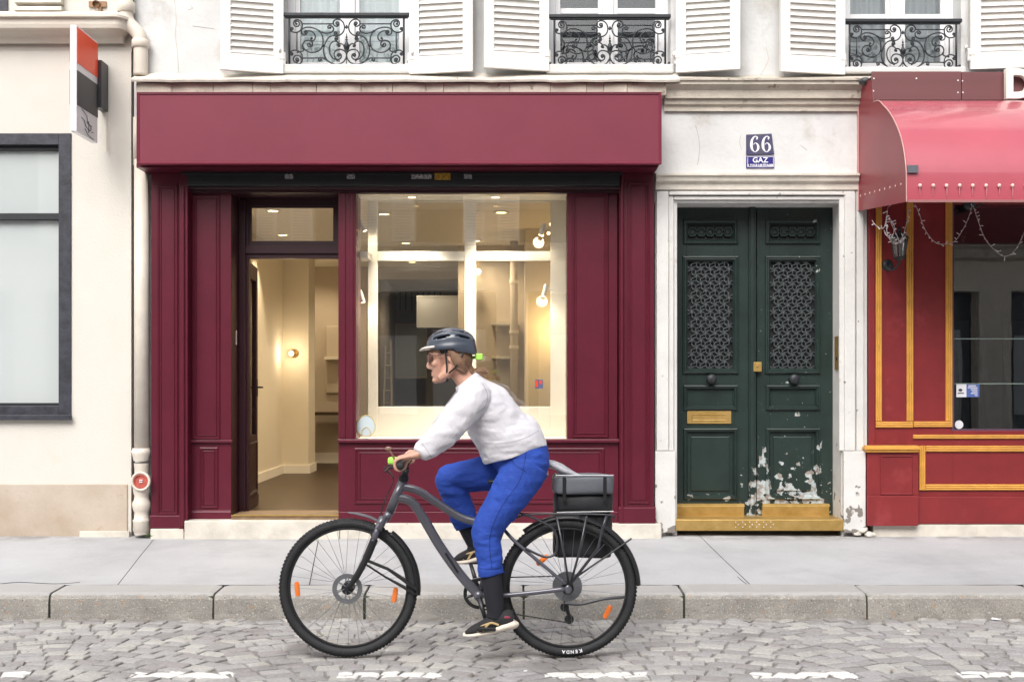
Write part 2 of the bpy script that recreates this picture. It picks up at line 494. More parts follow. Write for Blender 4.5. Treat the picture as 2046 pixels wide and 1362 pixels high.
def text(mb, s, size, org, ux, uz, ext=0.002, bold=0.0, align='CENTER', spacing=1.0):
    "lettering: glyph outlines laid on the plane (org, ux, uz), extruded along ux x uz towards the viewer"
    cu = bpy.data.curves.new('t', 'FONT')
    cu.body = s; cu.size = size; cu.align_x = align; cu.align_y = 'CENTER'; cu.extrude = ext; cu.offset = bold; cu.space_character = spacing
    cu.resolution_u = 4
    o = bpy.data.objects.new('t', cu); link(o)
    bpy.context.view_layer.update()
    me = bpy.data.meshes.new_from_object(o.evaluated_get(bpy.context.evaluated_depsgraph_get()))
    bpy.data.objects.remove(o); bpy.data.curves.remove(cu)
    ux = Vector(ux).normalized(); uz = Vector(uz).normalized(); un = ux.cross(uz)
    Mx = Matrix((ux, uz, un)).transposed().to_4x4(); Mx.translation = Vector(org)
    me.transform(Mx)
    mb.bm.from_mesh(me)
    bpy.data.meshes.remove(me)
    return mb

# ------------------------------------------------------------------ street
mb = MB(); mb.quad([(-150, -150, -0.06), (150, -150, -0.06), (150, 150, -0.06), (-150, 150, -0.06)])
mb.build('ground', M['asph'], kind='structure')

def road_material():
    m = mat('granite_setts', (0.36, 0.345, 0.335), 0.75, bump=0.4, bscale=55)
    t = m.node_tree; N, L = t.nodes, t.links
    bs = N['Principled BSDF']
    geo = N.new('ShaderNodeNewGeometry')
    cr = N.new('ShaderNodeValToRGB')
    cols = [(0.0, (0.30, 0.292, 0.29)), (0.2, (0.37, 0.36, 0.36)), (0.4, (0.40, 0.39, 0.37)), (0.55, (0.305, 0.29, 0.29)), (0.7, (0.34, 0.335, 0.335)), (0.85, (0.43, 0.42, 0.40)), (1.0, (0.29, 0.28, 0.278))]
    cr.color_ramp.interpolation = 'CONSTANT'
    while len(cr.color_ramp.elements) < len(cols): cr.color_ramp.elements.new(0.5)
    for e, (p, c) in zip(cr.color_ramp.elements, cols):
        e.position = p; e.color = (*c, 1)
    L.new(geo.outputs['Random Per Island'], cr.inputs[0])
    def noi(s, d=5):
        n = N.new('ShaderNodeTexNoise'); n.inputs['Scale'].default_value = s; n.inputs['Detail'].default_value = d
        L.new(geo.outputs['Position'], n.inputs['Vector']); return n.outputs['Fac']
    def math_(op, a, b=None):
        x = N.new('ShaderNodeMath'); x.operation = op
        for i, v in enumerate((a, b)):
            if v is None: continue
            if isinstance(v, (int, float)): x.inputs[i].default_value = v
            else: L.new(v, x.inputs[i])
        return x.outputs[0]
    def mapr(v, a, b, c=0, d=1):
        r = N.new('ShaderNodeMapRange'); r.inputs[1].default_value = a; r.inputs[2].default_value = b; r.inputs[3].default_value = c; r.inputs[4].default_value = d
        L.new(v, r.inputs[0]); return r.outputs[0]
    hv = N.new('ShaderNodeHueSaturation'); L.new(cr.outputs[0], hv.inputs['Color'])
    L.new(mapr(noi(60, 6), 0.3, 0.7, 0.85, 1.15), hv.inputs['Value'])
    # dark oily patches
    mx = N.new('ShaderNodeMix'); mx.data_type = 'RGBA'; mx.inputs[7].default_value = (0.17, 0.16, 0.16, 1)
    L.new(mapr(noi(1.3, 6), 0.56, 0.66, 0, 0.75), mx.inputs[0]); L.new(hv.outputs[0], mx.inputs[6])
    # worn dashed white line
    sp = N.new('ShaderNodeSeparateXYZ'); L.new(geo.outputs['Position'], sp.inputs[0])
    fr = math_('FRACT', math_('DIVIDE', math_('ADD', sp.outputs[0], 1.909 + 1.036 * 20), 1.036))
    a = math_('LESS_THAN', math_('ADD', fr, math_('MULTIPLY', noi(14), 0.06)), 0.53)
    wob = math_('MULTIPLY', math_('SUBTRACT', noi(16), 0.5), 0.05)
    yy = math_('ADD', sp.outputs[1], wob)
    b = math_('MULTIPLY', math_('GREATER_THAN', yy, 5.705), math_('LESS_THAN', yy, 5.815))
    c = math_('GREATER_THAN', noi(38, 8), 0.33)
    up = N.new('ShaderNodeSeparateXYZ'); L.new(geo.outputs['Normal'], up.inputs[0])
    d = math_('GREATER_THAN', up.outputs[2], 0.55)
    fac = math_('MULTIPLY', math_('MULTIPLY', math_('MULTIPLY', a, b), math_('MULTIPLY', c, d)), 0.9)
    m2 = N.new('ShaderNodeMix'); m2.data_type = 'RGBA'; m2.inputs[7].default_value = (0.78, 0.77, 0.75, 1)
    L.new(fac, m2.inputs[0]); L.new(mx.outputs[2], m2.inputs[6])
    L.new(m2.outputs[2], bs.inputs['Base Color'])
    return m
def build_road():
    rng = random.Random(3)
    mb = MB(); bm = mb.bm
    su, sv = 0.128, 0.104
    Pd = 1.55; AMP = 0.26
    def warp(u, v):
        a = (u / Pd) % 1.0
        arc = 0.42 * math.sin(math.pi * a)
        return u, v + arc
    # jittered sett corners in an arc (fan) bond
    rows = int((KY - 2.6) / sv) + 10
    for r in range(-6, rows):
        u = -6.5 + rng.uniform(0, su)
        v0 = 2.4 + r * sv
        while u < 6.5:
            w = su * rng.uniform(0.8, 1.25)
            g = 0.010
            j = lambda: rng.uniform(-0.008, 0.008)
            c = [(u + g / 2 + j(), v0 + g / 2 + j()), (u + w - g / 2 + j(), v0 + g / 2 + j()), (u + w - g / 2 + j(), v0 + sv - g / 2 + j()), (u + g / 2 + j(), v0 + sv - g / 2 + j())]
            uc = u + w / 2; vc = v0 + sv / 2
            al = (uc / Pd) % 1.0
            sl = math.atan(AMP * math.pi / Pd * math.cos(math.pi * al)) + rng.uniform(-.05, .05)
            ox_, oy_ = uc, vc + AMP * math.sin(math.pi * al)
            cs_, sn_ = math.cos(sl), math.sin(sl)
            kx = 1 / math.cos(sl) * .97; ky = math.cos(sl)
            pts = [(ox_ + (a - uc) * kx * cs_ - (b - vc) * ky * sn_, oy_ + (a - uc) * kx * sn_ + (b - vc) * ky * cs_) for a, b in c]
            u += w
            cy = sum(q[1] for q in pts) / 4; cx = sum(q[0] for q in pts) / 4
            if cy > KY - 0.03 or cy < 2.6: continue
            pts = [(a, min(b, KY - 0.012)) for a, b in pts]
            zt = rng.uniform(-0.005, 0.001); tx, ty = rng.uniform(-0.03, 0.03), rng.uniform(-0.035, 0.035)
            lo, mi, hi, hh = [], [], [], []
            for (a, b) in pts:
                dx, dy = a - cx, b - cy
                zz = zt + tx * dx + ty * dy
                lo.append(bm.verts.new((a, b, -0.04)))
                mi.append(bm.verts.new((a, b, zz - 0.005)))
                hi.append(bm.verts.new((cx + dx * 0.93, cy + dy * 0.92, zz - 0.001)))
                hh.append(bm.verts.new((cx + dx * 0.55, cy + dy * 0.55, zz + 0.002)))
            for A, B in ((lo, mi), (mi, hi), (hi, hh)):
                for i in range(4): bm.faces.new((A[i], A[(i + 1) % 4], B[(i + 1) % 4], B[i]))
            bm.faces.new(hh)
    me = mb.mesh('road')
    rm = road_material(); grime(rm, 6.95, 7.18, (.16, .14, .115), .9); o = put(me, 'road', rm, kind='structure')
    mb = MB(); mb.box(-40, 40, -1.3, KY, -0.05, -0.013)
    mb.build('road_bed', mat('sandy_joint_grit', (0.27, 0.255, 0.24), 0.95, var=0.25, vscale=9, bump=0.6, bscale=90), kind='structure')
build_road()

# kerb stones: one run of long granite blocks with rounded noses
ZK = Z(1185, KY)       # kerb top
kerbs = [-1500, -820, -400, 97, 425, 727, 1046, 1367, 1733, 2080, 2420, 2900, 3500]
for a, b in zip(kerbs, kerbs[1:]):
    rr = random.Random(a)
    mb = MB()
    x0, x1 = X(a, KY) + 0.006 + rr.uniform(0, .006), X(b, KY) - 0.006
    dy, dz = rr.uniform(-0.006, 0.006), rr.uniform(-0.004, 0.004)
    prof = [(KY + dy, -0.04), (KY + 0.004 + dy, 0.02), (KY + 0.006 + dy, ZK - 0.035), (KY + 0.016 + dy, ZK - 0.012), (KY + 0.038 + dy, ZK + dz), (KY + 0.27, ZK + 0.010 + dz), (KY + 0.27, -0.04)]
    n = 26
    rings = []
    for i in range(n + 1):
        t = i / n
        xx = x0 + (x1 - x0) * t
        e = max(0, 1 - min(t, 1 - t) * (x1 - x0) / 0.03)
        rings.append([mb.bm.verts.new((xx, y + (0.006 * noise.noise((xx * 3, z * 9, a * .1)) if z > 0 and y < KY + .2 else 0) + (0.005 * e * e if y < KY + .1 else 0), z + (0.004 * noise.noise((xx * 4, y * 5, 1)) - 0.006 * e * e if z > .05 else 0))) for y, z in prof])
    for A, B in zip(rings, rings[1:]):
        for k in range(len(prof) - 1): mb.bm.faces.new((A[k], A[k + 1], B[k + 1], B[k]))
    mb.bm.faces.new(rings[0]); mb.bm.faces.new(rings[-1])
    mb.build('kerb', M['granite'], kind='structure', smooth=False)
mb = MB(); mb.box(-12, 12, KY + 0.02, KY + 0.26, -0.05, ZK - 0.02)
mb.build('kerb_bed', mat('mossy_joint', (0.045, 0.05, 0.03), 0.95, var=0.3, vscale=20), kind='structure')

# pavement: asphalt bays parted by thin joints, rising gently to the walls
ZW = Z(1070, W)
ZKB = ZK + 0.006
def pz(y): return ZKB + (ZW - ZKB) * (y - KY - 0.27) / (W - KY - 0.27)
mb = MB()
cuts = [(-14, -14), (X(235, 7.46), X(300, W)), (X(618, 7.46), X(628, W)), (X(1500, 7.46), X(1395, W)), (X(2500, 7.46), X(2400, W)), (14, 14)]
for (a0, a1), (b0, b1) in zip(cuts, cuts[1:]):
    g = 0.003
    n = 14
    f = KY + 0.275
    for i in range(n):
        s0, s1 = i / n, (i + 1) / n
        def at(s, t):
            xx = (a0 + g) * (1 - t) + (a1 + g) * t
            x2 = (b0 - g) * (1 - t) + (b1 - g) * t
            y = f + (W + 0.3 - f) * t
            return Vector((xx + (x2 - xx) * s, y, pz(y) + 0.004 * noise.noise((xx + (x2 - xx) * s, y * 1.5, 0))))
        for j in range(8):
            mb.quad([at(s0, j / 8), at(s1, j / 8), at(s1, (j + 1) / 8), at(s0, (j + 1) / 8)])
bmesh.ops.remove_doubles(mb.bm, verts=mb.bm.verts[:], dist=0.0005)
mb.build('pavement', M['asph'], kind='structure', smooth=True)
mb = MB(); mb.prism([(-14, KY + 0.26, ZKB - 0.02), (-14, W + 0.3, pz(W + 0.3) - 0.02), (-14, W + 0.3, -0.05), (-14, KY + 0.26, -0.05)], (28, 0, 0))
mb.build('pavement_bed', M['joint'], kind='structure')
mb = MB(); mb.box(-40, 40, -3.2, -1.3, -0.05, 0.14)
mb.build('far_pavement', M['asph'], kind='structure')

# ------------------------------------------------------------------ bank building (left)
XB1 = X(262)
bank = thing('bank_building', 'cream rendered building at the left edge with a dark framed window and stained plinth', 'building', (-5.5, W, ZW))
mb = MB()
wx1, wz0, wz1 = X(143), Z(836), Z(267)
wx0 = -6.6
mb.box(-9, wx0, W, W + .4, 0, 4.1); mb.box(wx0, wx1, W, W + .4, 0, wz0); mb.box(wx0, wx1, W, W + .4, wz1, 4.1); mb.box(wx1, XB1, W, W + .4, 0, 4.1)
mb.box(-9, XB1, W + 0.02, W + .4, 4.1, 5.0)
mb.box(-9, X(36), W + 0.02, W + .4, 5.0, 8.0) if False else None
mb.box(X(128), XB1, W + 0.02, W + .4, 5.0, 8.0); mb.box(-9, X(-60), W + .02, W + .4, 5.0, 8.0); mb.box(X(-60), X(128), W + .02, W + .4, 6.4, 8.0)
mb.build('wall', M['cream'], bank)
mb = MB(); mb.box(-9, X(255), W - 0.012, W, ZW - 0.1, Z(967)); mb.build('plinth', M['plinth'], bank, bevel=0.004)
mb = MB(); mb.pb(-400, 1064, 156, 1072, W - 0.01, W + .02); mb.build('drain_slot', M['black'], bank)
mb = MB(); mb.pb(158, 1061, 258, 1084, W - 0.05, W - 0.013); mb.build('threshold_stone', M['ledge2'], bank, bevel=0.006)
# cornice: stepped moulding, returned at the right end
mb = MB()
YC = W
cp = [(YC, Z(88)), (YC - 0.03, Z(88)), (YC - 0.045, Z(78)), (YC - 0.06, Z(74)), (YC - 0.10, Z(60, W - .1)), (YC - 0.16, Z(56, W - .16)), (YC - 0.17, Z(48, W - .17)), (YC - .17, Z(36, W - .17)), (YC - 0.20, Z(33, W - .2)), (YC - 0.20, Z(28, W - .2)), (YC, Z(23))]
mb.profile(cp, -9, X(240))
n = 6
mb.prism([(X(240), y, z) for y, z in cp], (0.02, 0, 0))
prev = None
for i in range(n + 1):
    a = math.pi / 2 * i / n
    ring = []
    for y, z in cp:
        d = YC - y
        ring.append(mb.bm.verts.new((X(240) + 0.02 + d * math.sin(a) * 0.5, YC - d * math.cos(a), z)))
    if prev:
        for k in range(len(cp) - 1): mb.bm.faces.new((prev[k], prev[k + 1], ring[k + 1], ring[k]))
    prev = ring
mb.build('cornice', M['creamtrim'], bank)
mb = MB()
for i in range(9):
    z = Z(27) + i * 0.062
    mb.prism([(X(33), W + .02, z), (X(33), W + .02, z + 0.05), (X(33), W - .035, z + .045), (X(33), W - 0.045, z + 0.012)], (X(126) - X(33), 0, 0))
mb.build('window_louvre', M['ledge2'], bank)
mb = MB(); mb.pb(-60, -200, 15, 23, W + .005, W + .15); mb.build('upper_window_frame', M['slate'], bank)
mb = MB(); mb.pb(177, 3, 212, 14, W + 0.004, W + .02); mb.lathe(P(194, 10, W + .004), [(0.028, -.03), (0.03, -.01), (0.03, .0)], 'y', 14); mb.box(X(197), X(203), W - .01, W + .02, Z(26), Z(14)); mb.build('bracket', mat('rusty_fitting', (0.30, 0.17, 0.09), 0.6, var=.3, vscale=40), bank)
# window
win = MB(); ring_box(win, wx0, wx1, wz0, wz1, X(143) - X(118), W - 0.012, W + 0.10, wb=0.10, wt=0.09); wf = win.build('window_frame', M['slate'], bank, bevel=0.003)
mb = MB(); ring_box(mb, wx0 + .09, X(132), wz0 + .07, wz1 - .07, 0.055, W + 0.03, W + 0.12); mb.box(wx0 + .14, X(119), W + 0.02, W + .11, Z(438), Z(425)); mb.build('sash', M['slated'], wf, bevel=0.003)
mb = MB(); mb.box(wx0, wx1 + .01, W - 0.05, W - .013, wz0 - 0.01, wz0 + 0.03); mb.build('window_sill', M['slate'], wf, bevel=0.004)
mb = MB(); mb.box(wx0 + .1, X(122), W + .07, W + .075, wz0 + .1, wz1 - .1); mb.build('pane', glass('filmed_glass', 0.34, film='#f4fcfc', filmf=0.85), wf)
mb = MB(); mb.quad([(wx0, W + .34, wz0), (wx1, W + .34, wz0), (wx1, W + .34, wz1), (wx0, W + .34, wz1)]); mb.build('roller_blind', mat('pale_blue_blind', (0.66, 0.78, 0.82), 0.9, var=.05), wf)
mb = MB(); mb.pb(-400, 441, 118, 452, W + .20, W + .22); mb.build('blind_rail', mat('warm_rail', (0.7, 0.6, 0.36), .6), wf)

# hanging bank sign
YS0, YS1 = 8.555, 8.99
sx1 = X(153, YS0); sx0 = X(140, YS0)
sz1, sz0 = Z(50, YS0), Z(262, YS0)
sg = thing('hanging_sign', 'red, white and charcoal lightbox sign projecting from the cream wall above the left window', 'sign', (sx0, YS1, sz0))
mb = MB(); mb.box(sx0, sx1, YS0, YS1, sz0, sz1); mb.build('sign_case', M['signw'], sg, bevel=0.004)
def zs(py): return Z(py, YS0)
mb = MB(); mb.box(sx1 + .001, sx1 + .004, YS0 + .003, YS1 - .003, zs(125), zs(54)); mb.box(sx0 - .004, sx0 - .001, YS0 + .003, YS1 - .003, zs(125), zs(54)); mb.build('red_square', M['signr'], sg)
mb = MB(); mb.box(sx1 + .001, sx1 + .004, YS0 + .003, YS1 - .003, zs(209), zs(140)); mb.box(sx0 - .004, sx0 - .001, YS0 + .003, YS1 - .003, zs(209), zs(140)); mb.build('charcoal_square', M['signb'], sg)
# thin black line drawing under the squares
mb = MB()
def sp_(u, v): return (sx1 + .003, YS0 + (YS1 - YS0) * u, zs(209) + (zs(262) - zs(209)) * v)
for pl in ([(.22, .05), (.45, .2), (.5, .42), (.7, .5)], [(.2, .38), (.33, .42), (.42, .62), (.62, .7), (.64, .52), (.45, .45)], [(.38, .72), (.52, .9), (.8, .95)], [(.55, .35), (.55, .8)], [(.68, .72), (.78, .7)]):
    mb.tube(catmull([sp_(*q) for q in pl], 5), 0.0022, 5)
mb.build('line_drawing', M['signb'], sg)
mb = MB(); mb.box(sx0 + .02, sx1 + 0.028, YS1 + .004, W - .002, Z(224), Z(131)); mb.build('wall_bracket', M['signb'], sg, bevel=.003)
mb = MB(); mb.tube([(sx1 + .02, W - .02, Z(225)), (sx1 + .02, W - .02, Z(302))], 0.006, 8); mb.build('cable', M['pipe'], sg)

# ------------------------------------------------------------------ apartment building (middle and right)
apt = thing('apartment_building', 'white plastered building with louvred shutters and iron window railings over the shopfronts', 'building', (0, W, ZW))
XA0, XA1 = X(268), 6.6
WINS = [(567, 818), (1096, 1340), (1686, 1920)]
zsill, ztop = Z(148), 6.25
mb = MB()
xs = [XA0] + [v for a, b in WINS for v in (X(a), X(b))] + [XA1]
for i in range(0, len(xs), 2): mb.box(xs[i], xs[i + 1], W, W + .4, zsill, ztop)
mb.box(XA0, XA1, W, W + .4, ztop, 8.2)
mb.box(XA0, XA1, W, W + .4, Z(160), zsill)
mb.box(XA0, X(1308), W, W + .4, Z(338), Z(160))
mb.box(X(1308), X(1735), W, W + .4, Z(405), Z(160))
mb.box(X(1735), XA1, W + .05, W + .4, Z(400), Z(160))
mb.box(XA0, X(302), W + .02, W + .4, 0, Z(338))
mb.build('wall', M['plaster'], apt)
# cracks and a vertical render joint left of the first shutter
for pl in ([(348, -5), (352, 40), (350, 70), (354, 100), (357, 150)], [(375, 20), (385, 17), (380, 12)], [(385, 52), (428, 58)], [(470, 150), (476, 158)], [(1482, 300), (1478, 285), (1480, 270)], [(1390, 250), (1398, 290), (1394, 330)], [(1600, 290), (1612, 300)], [(1520, 150), (1535, 120), (1530, 95)]):
    mb = MB(); mb.tube(catmull([P(a, b, W - .0005) for a, b in pl], 6), 0.0022, 5)
    mb.build('crack', M['ledge'], apt)
# ledge above the burgundy fascia (zinc nosing on stone blocks)
mb = MB()
n = 70
pr = []
yA = W - .16
rings = []
for i in range(n + 1):
    xx = X(262, yA) + (X(1358, yA) - X(262, yA)) * i / n
    w1 = 0.014 * noise.noise((xx * 4, 0, 0)) + 0.009 * noise.noise((xx * 17, 3, 0))
    rings.append([mb.bm.verts.new((xx, y + w1, z + w1 * .7)) for y, z in ((W, Z(168)), (yA + .02, Z(166)), (yA, Z(164, yA)), (yA - .006, Z(160, yA)), (yA, Z(156, yA)), (yA + .03, Z(153.5, yA)), (W, Z(146)))])
for A, B in zip(rings, rings[1:]):
    for k in range(6): mb.bm.faces.new((A[k], A[k + 1], B[k + 1], B[k]))
mb.bm.faces.new(rings[0]); mb.bm.faces.new(rings[-1])
mb.build('ledge', M['ledge2'], apt)
mb = MB()
rr = random.Random(5)
px = 272
while px < 1330:
    w = rr.uniform(34, 95)
    px2 = min(px + w, 1332)
    mb.pb(px, 166, px2 - 0.8, 190, W - .12 + rr.uniform(-.004, .004), W + .0)
    px = px2
mb.build('ledge_blocks', M['ledge'], apt, bevel=0.003)
# cornice over the entrance
mb = MB()
cz = lambda py, d: Z(py, W - d)
prof = [(W, cz(222, 0)), (W - .025, cz(222, .03)), (W - .025, cz(212, .03)), (W - .05, cz(208, .05)), (W - .055, cz(198, .06)), (W - .055, cz(197, .06)), (W - .08, cz(196, .08)), (W - .085, cz(180, .09)), (W - .12, cz(172, .12)), (W - .135, cz(168, .14)), (W - .135, cz(162, .14)), (W - .15, cz(160, .15)), (W - .15, cz(156.5, .15)), (W, cz(151, 0))]
mb.profile(prof, X(1326), X(1738)); mb.build('cornice', M['ledge'], apt)
# band above the door and surround
mb = MB()
prof = [(W, Z(381)), (W - .03, Z(380)), (W - .03, Z(368)), (W - .06, Z(364)), (W - .065, Z(357)), (W - .085, Z(354)), (W - .085, Z(350)), (W, Z(346))]
mb.profile(prof, X(1309), X(1712)); mb.build('door_band', M['ledge2'], apt)
mb = MB()
def arch(px0, px1, pyt, Yf, Yb, wpx, pyb=900):
    mb.pb(px0, pyt, px0 + wpx, pyb, Yf, Yb); mb.pb(px1 - wpx, pyt, px1, pyb, Yf, Yb); mb.box(X(px0 + wpx, Yf), X(px1 - wpx, Yf), Yf + .001, Yb, Z(pyt + wpx, Yf), Z(pyt, Yf))
mb.box(X(1309), X(1353), W + .001, W + .5, 0, Z(405)); mb.box(X(1664, 9.4), X(1733), W + .001, W + .5, 0, Z(405))
mb.box(X(1353), X(1664, 9.4), W + .001, W + .35, Z(412, 9.4), Z(405) + .001)
mb.pb(1312, 382, 1336, 900, W - .045, W); mb.pb(1688, 382, 1709, 900, W - .045, W); mb.box(X(1336), X(1688), W - .044, W, Z(391), Z(382, W - .045))
mb.pb(1336, 392, 1346, 900, W - .025, W); mb.pb(1677, 392, 1687, 900, W - .025, W); mb.box(X(1346), X(1677), W - .024, W, Z(400), Z(392, W - .025))
mb.pb(1309, 901, 1350, 1064, W - .05, W); mb.pb(1686, 901, 1730, 1064, W - .05, W)
mb.pb(1711, 382, 1726, 900, W - .02, W)
st = mat('peeling_white_stone', (0.63, 0.62, 0.60), 0.8, var=0.10, vscale=3.5, bump=0.4, bscale=30, patch=[('#b3aaa0', 5.0, 0.62, 0.1)])
# flaking towards the foot: wear that grows near the pavement
t = st.node_tree; N, L = t.nodes, t.links
g = N.new('ShaderNodeNewGeometry'); s3 = N.new('ShaderNodeSeparateXYZ'); L.new(g.outputs['Position'], s3.inputs[0])
mr = N.new('ShaderNodeMapRange'); mr.inputs[1].default_value = 0.75; mr.inputs[2].default_value = 0.25; mr.inputs[3].default_value = -0.04; mr.inputs[4].default_value = 0.17; L.new(s3.outputs[2], mr.inputs[0])
nn = N.new('ShaderNodeTexNoise'); nn.inputs['Scale'].default_value = 13; nn.inputs['Detail'].default_value = 7; L.new(g.outputs['Position'], nn.inputs['Vector'])
ad = N.new('ShaderNodeMath'); L.new(nn.outputs['Fac'], ad.inputs[0]); L.new(mr.outputs[0], ad.inputs[1])
gt = N.new('ShaderNodeMapRange'); gt.inputs[1].default_value = 0.66; gt.inputs[2].default_value = 0.69; L.new(ad.outputs[0], gt.inputs[0])
mx = N.new('ShaderNodeMix'); mx.data_type = 'RGBA'; mx.inputs[7].default_value = (0.20, 0.18, 0.16, 1)
bs = N['Principled BSDF']; old = bs.inputs['Base Color'].links[0].from_socket
L.new(gt.outputs[0], mx.inputs[0]); L.new(old, mx.inputs[6]); L.new(mx.outputs[2], bs.inputs['Base Color'])
mb.build('door_surround', st, apt, bevel=0.005)
# rubble foot between surround and red shopfront
mb = MB()
for c, r in (((1722, 1058), .05), ((1738, 1066), .05), ((1712, 1064), .03), ((1255, 1062), .05), ((1285, 1064), .045), ((1312, 1066), .04)):
    mb = MB(); mb.ell(P(c[0], c[1], W - .03), r, r * .7, r * .45, n=9, m=6)
    for v in mb.bm.verts: v.co += Vector(noise.noise_vector(v.co * 14)) * .018
    mb.build('broken_mortar', M['ledge2'], apt)

# hairline cracks in the asphalt
for pl in ([(1474, 1152), (1483, 1160), (1494, 1168)], [(0, 1166), (40, 1163), (110, 1166), (160, 1163)]):
    pts = []
    for a, b in pl:
        y = 8.2
        for _ in range(12): y = (H - pz(y)) * F / (b - VY)
        pts.append(Vector((X(a, y), y, pz(y) + .0015)))
    mb = MB(); mb.tube(catmull(pts, 5), .0022, 4); mb.build('pavement_crack', M['joint'], kind='structure')
# first-floor windows
glass_tones = [('pale_curtain', M['curt']), ('dark_interior', M['curtd']), ('grey_curtain', mat('grey_net_curtain', (0.5, 0.53, 0.55), .9, var=.1, vscale=6, stretch=(6, 1, .2)))]
for (a, b), (cn, cm) in zip(WINS, glass_tones):
    x0, x1 = X(a), X(b)
    Yw = W + .16
    mb = MB(); ring_box(mb, x0, x1, zsill + .005, ztop, .065, Yw, Yw + .06, wb=.10)
    xm = (x0 + x1) / 2
    mb.box(xm - .045, xm + .045, Yw - .012, Yw + .05, zsill + .1, ztop - .06)
    wn = mb.build('window', M['whitew'], apt, bevel=.004)
    for s0, s1 in ((x0 + .065, xm - .045), (xm + .045, x1 - .065)):
        mb = MB(); ring_box(mb, s0, s1, zsill + .105, ztop - .066, .035, Yw + .008, Yw + .05)
        zt = Z(14 if a < 1600 else 26)
        mb.box(s0 + .035, s1 - .035, Yw + .012, Yw + .045, zt, zt + .045) if a > 600 else None
        mb.build('window_sash', M['whitew'], wn, bevel=.003)
    for s0, s1 in ((x0 + .095, xm - .075), (xm + .075, x1 - .095)):
        mb = MB(); mb.box(s0, s1, Yw + .025, Yw + .03, zsill + .13, ztop - .1); mb.build('pane', M['glassw'], wn)
    mb = MB()
    m_ = 90
    for i in range(m_):
        u0, u1 = x0 + (x1 - x0) * i / m_, x0 + (x1 - x0) * (i + 1) / m_
        f = lambda u: Yw + .07 + (0.018 * math.sin(u * 62 + 2 * math.sin(u * 9)) if cn != 'dark_interior' else 0)
        mb.quad([(u0, f(u0), zsill), (u1, f(u1), zsill), (u1, f(u1), ztop), (u0, f(u0), ztop)])
    mb.build('curtain', cm, wn, smooth=True)  # the middle window gets the dark room sheet instead of cloth
    mb = MB(); mb.box(x0 - .02, x1 + .015, W - .07, W + .16, zsill - .012, zsill + .062 if a < 1600 else zsill + .04)
    mb.build('window_sill', M['stone'], apt, bevel=.012)

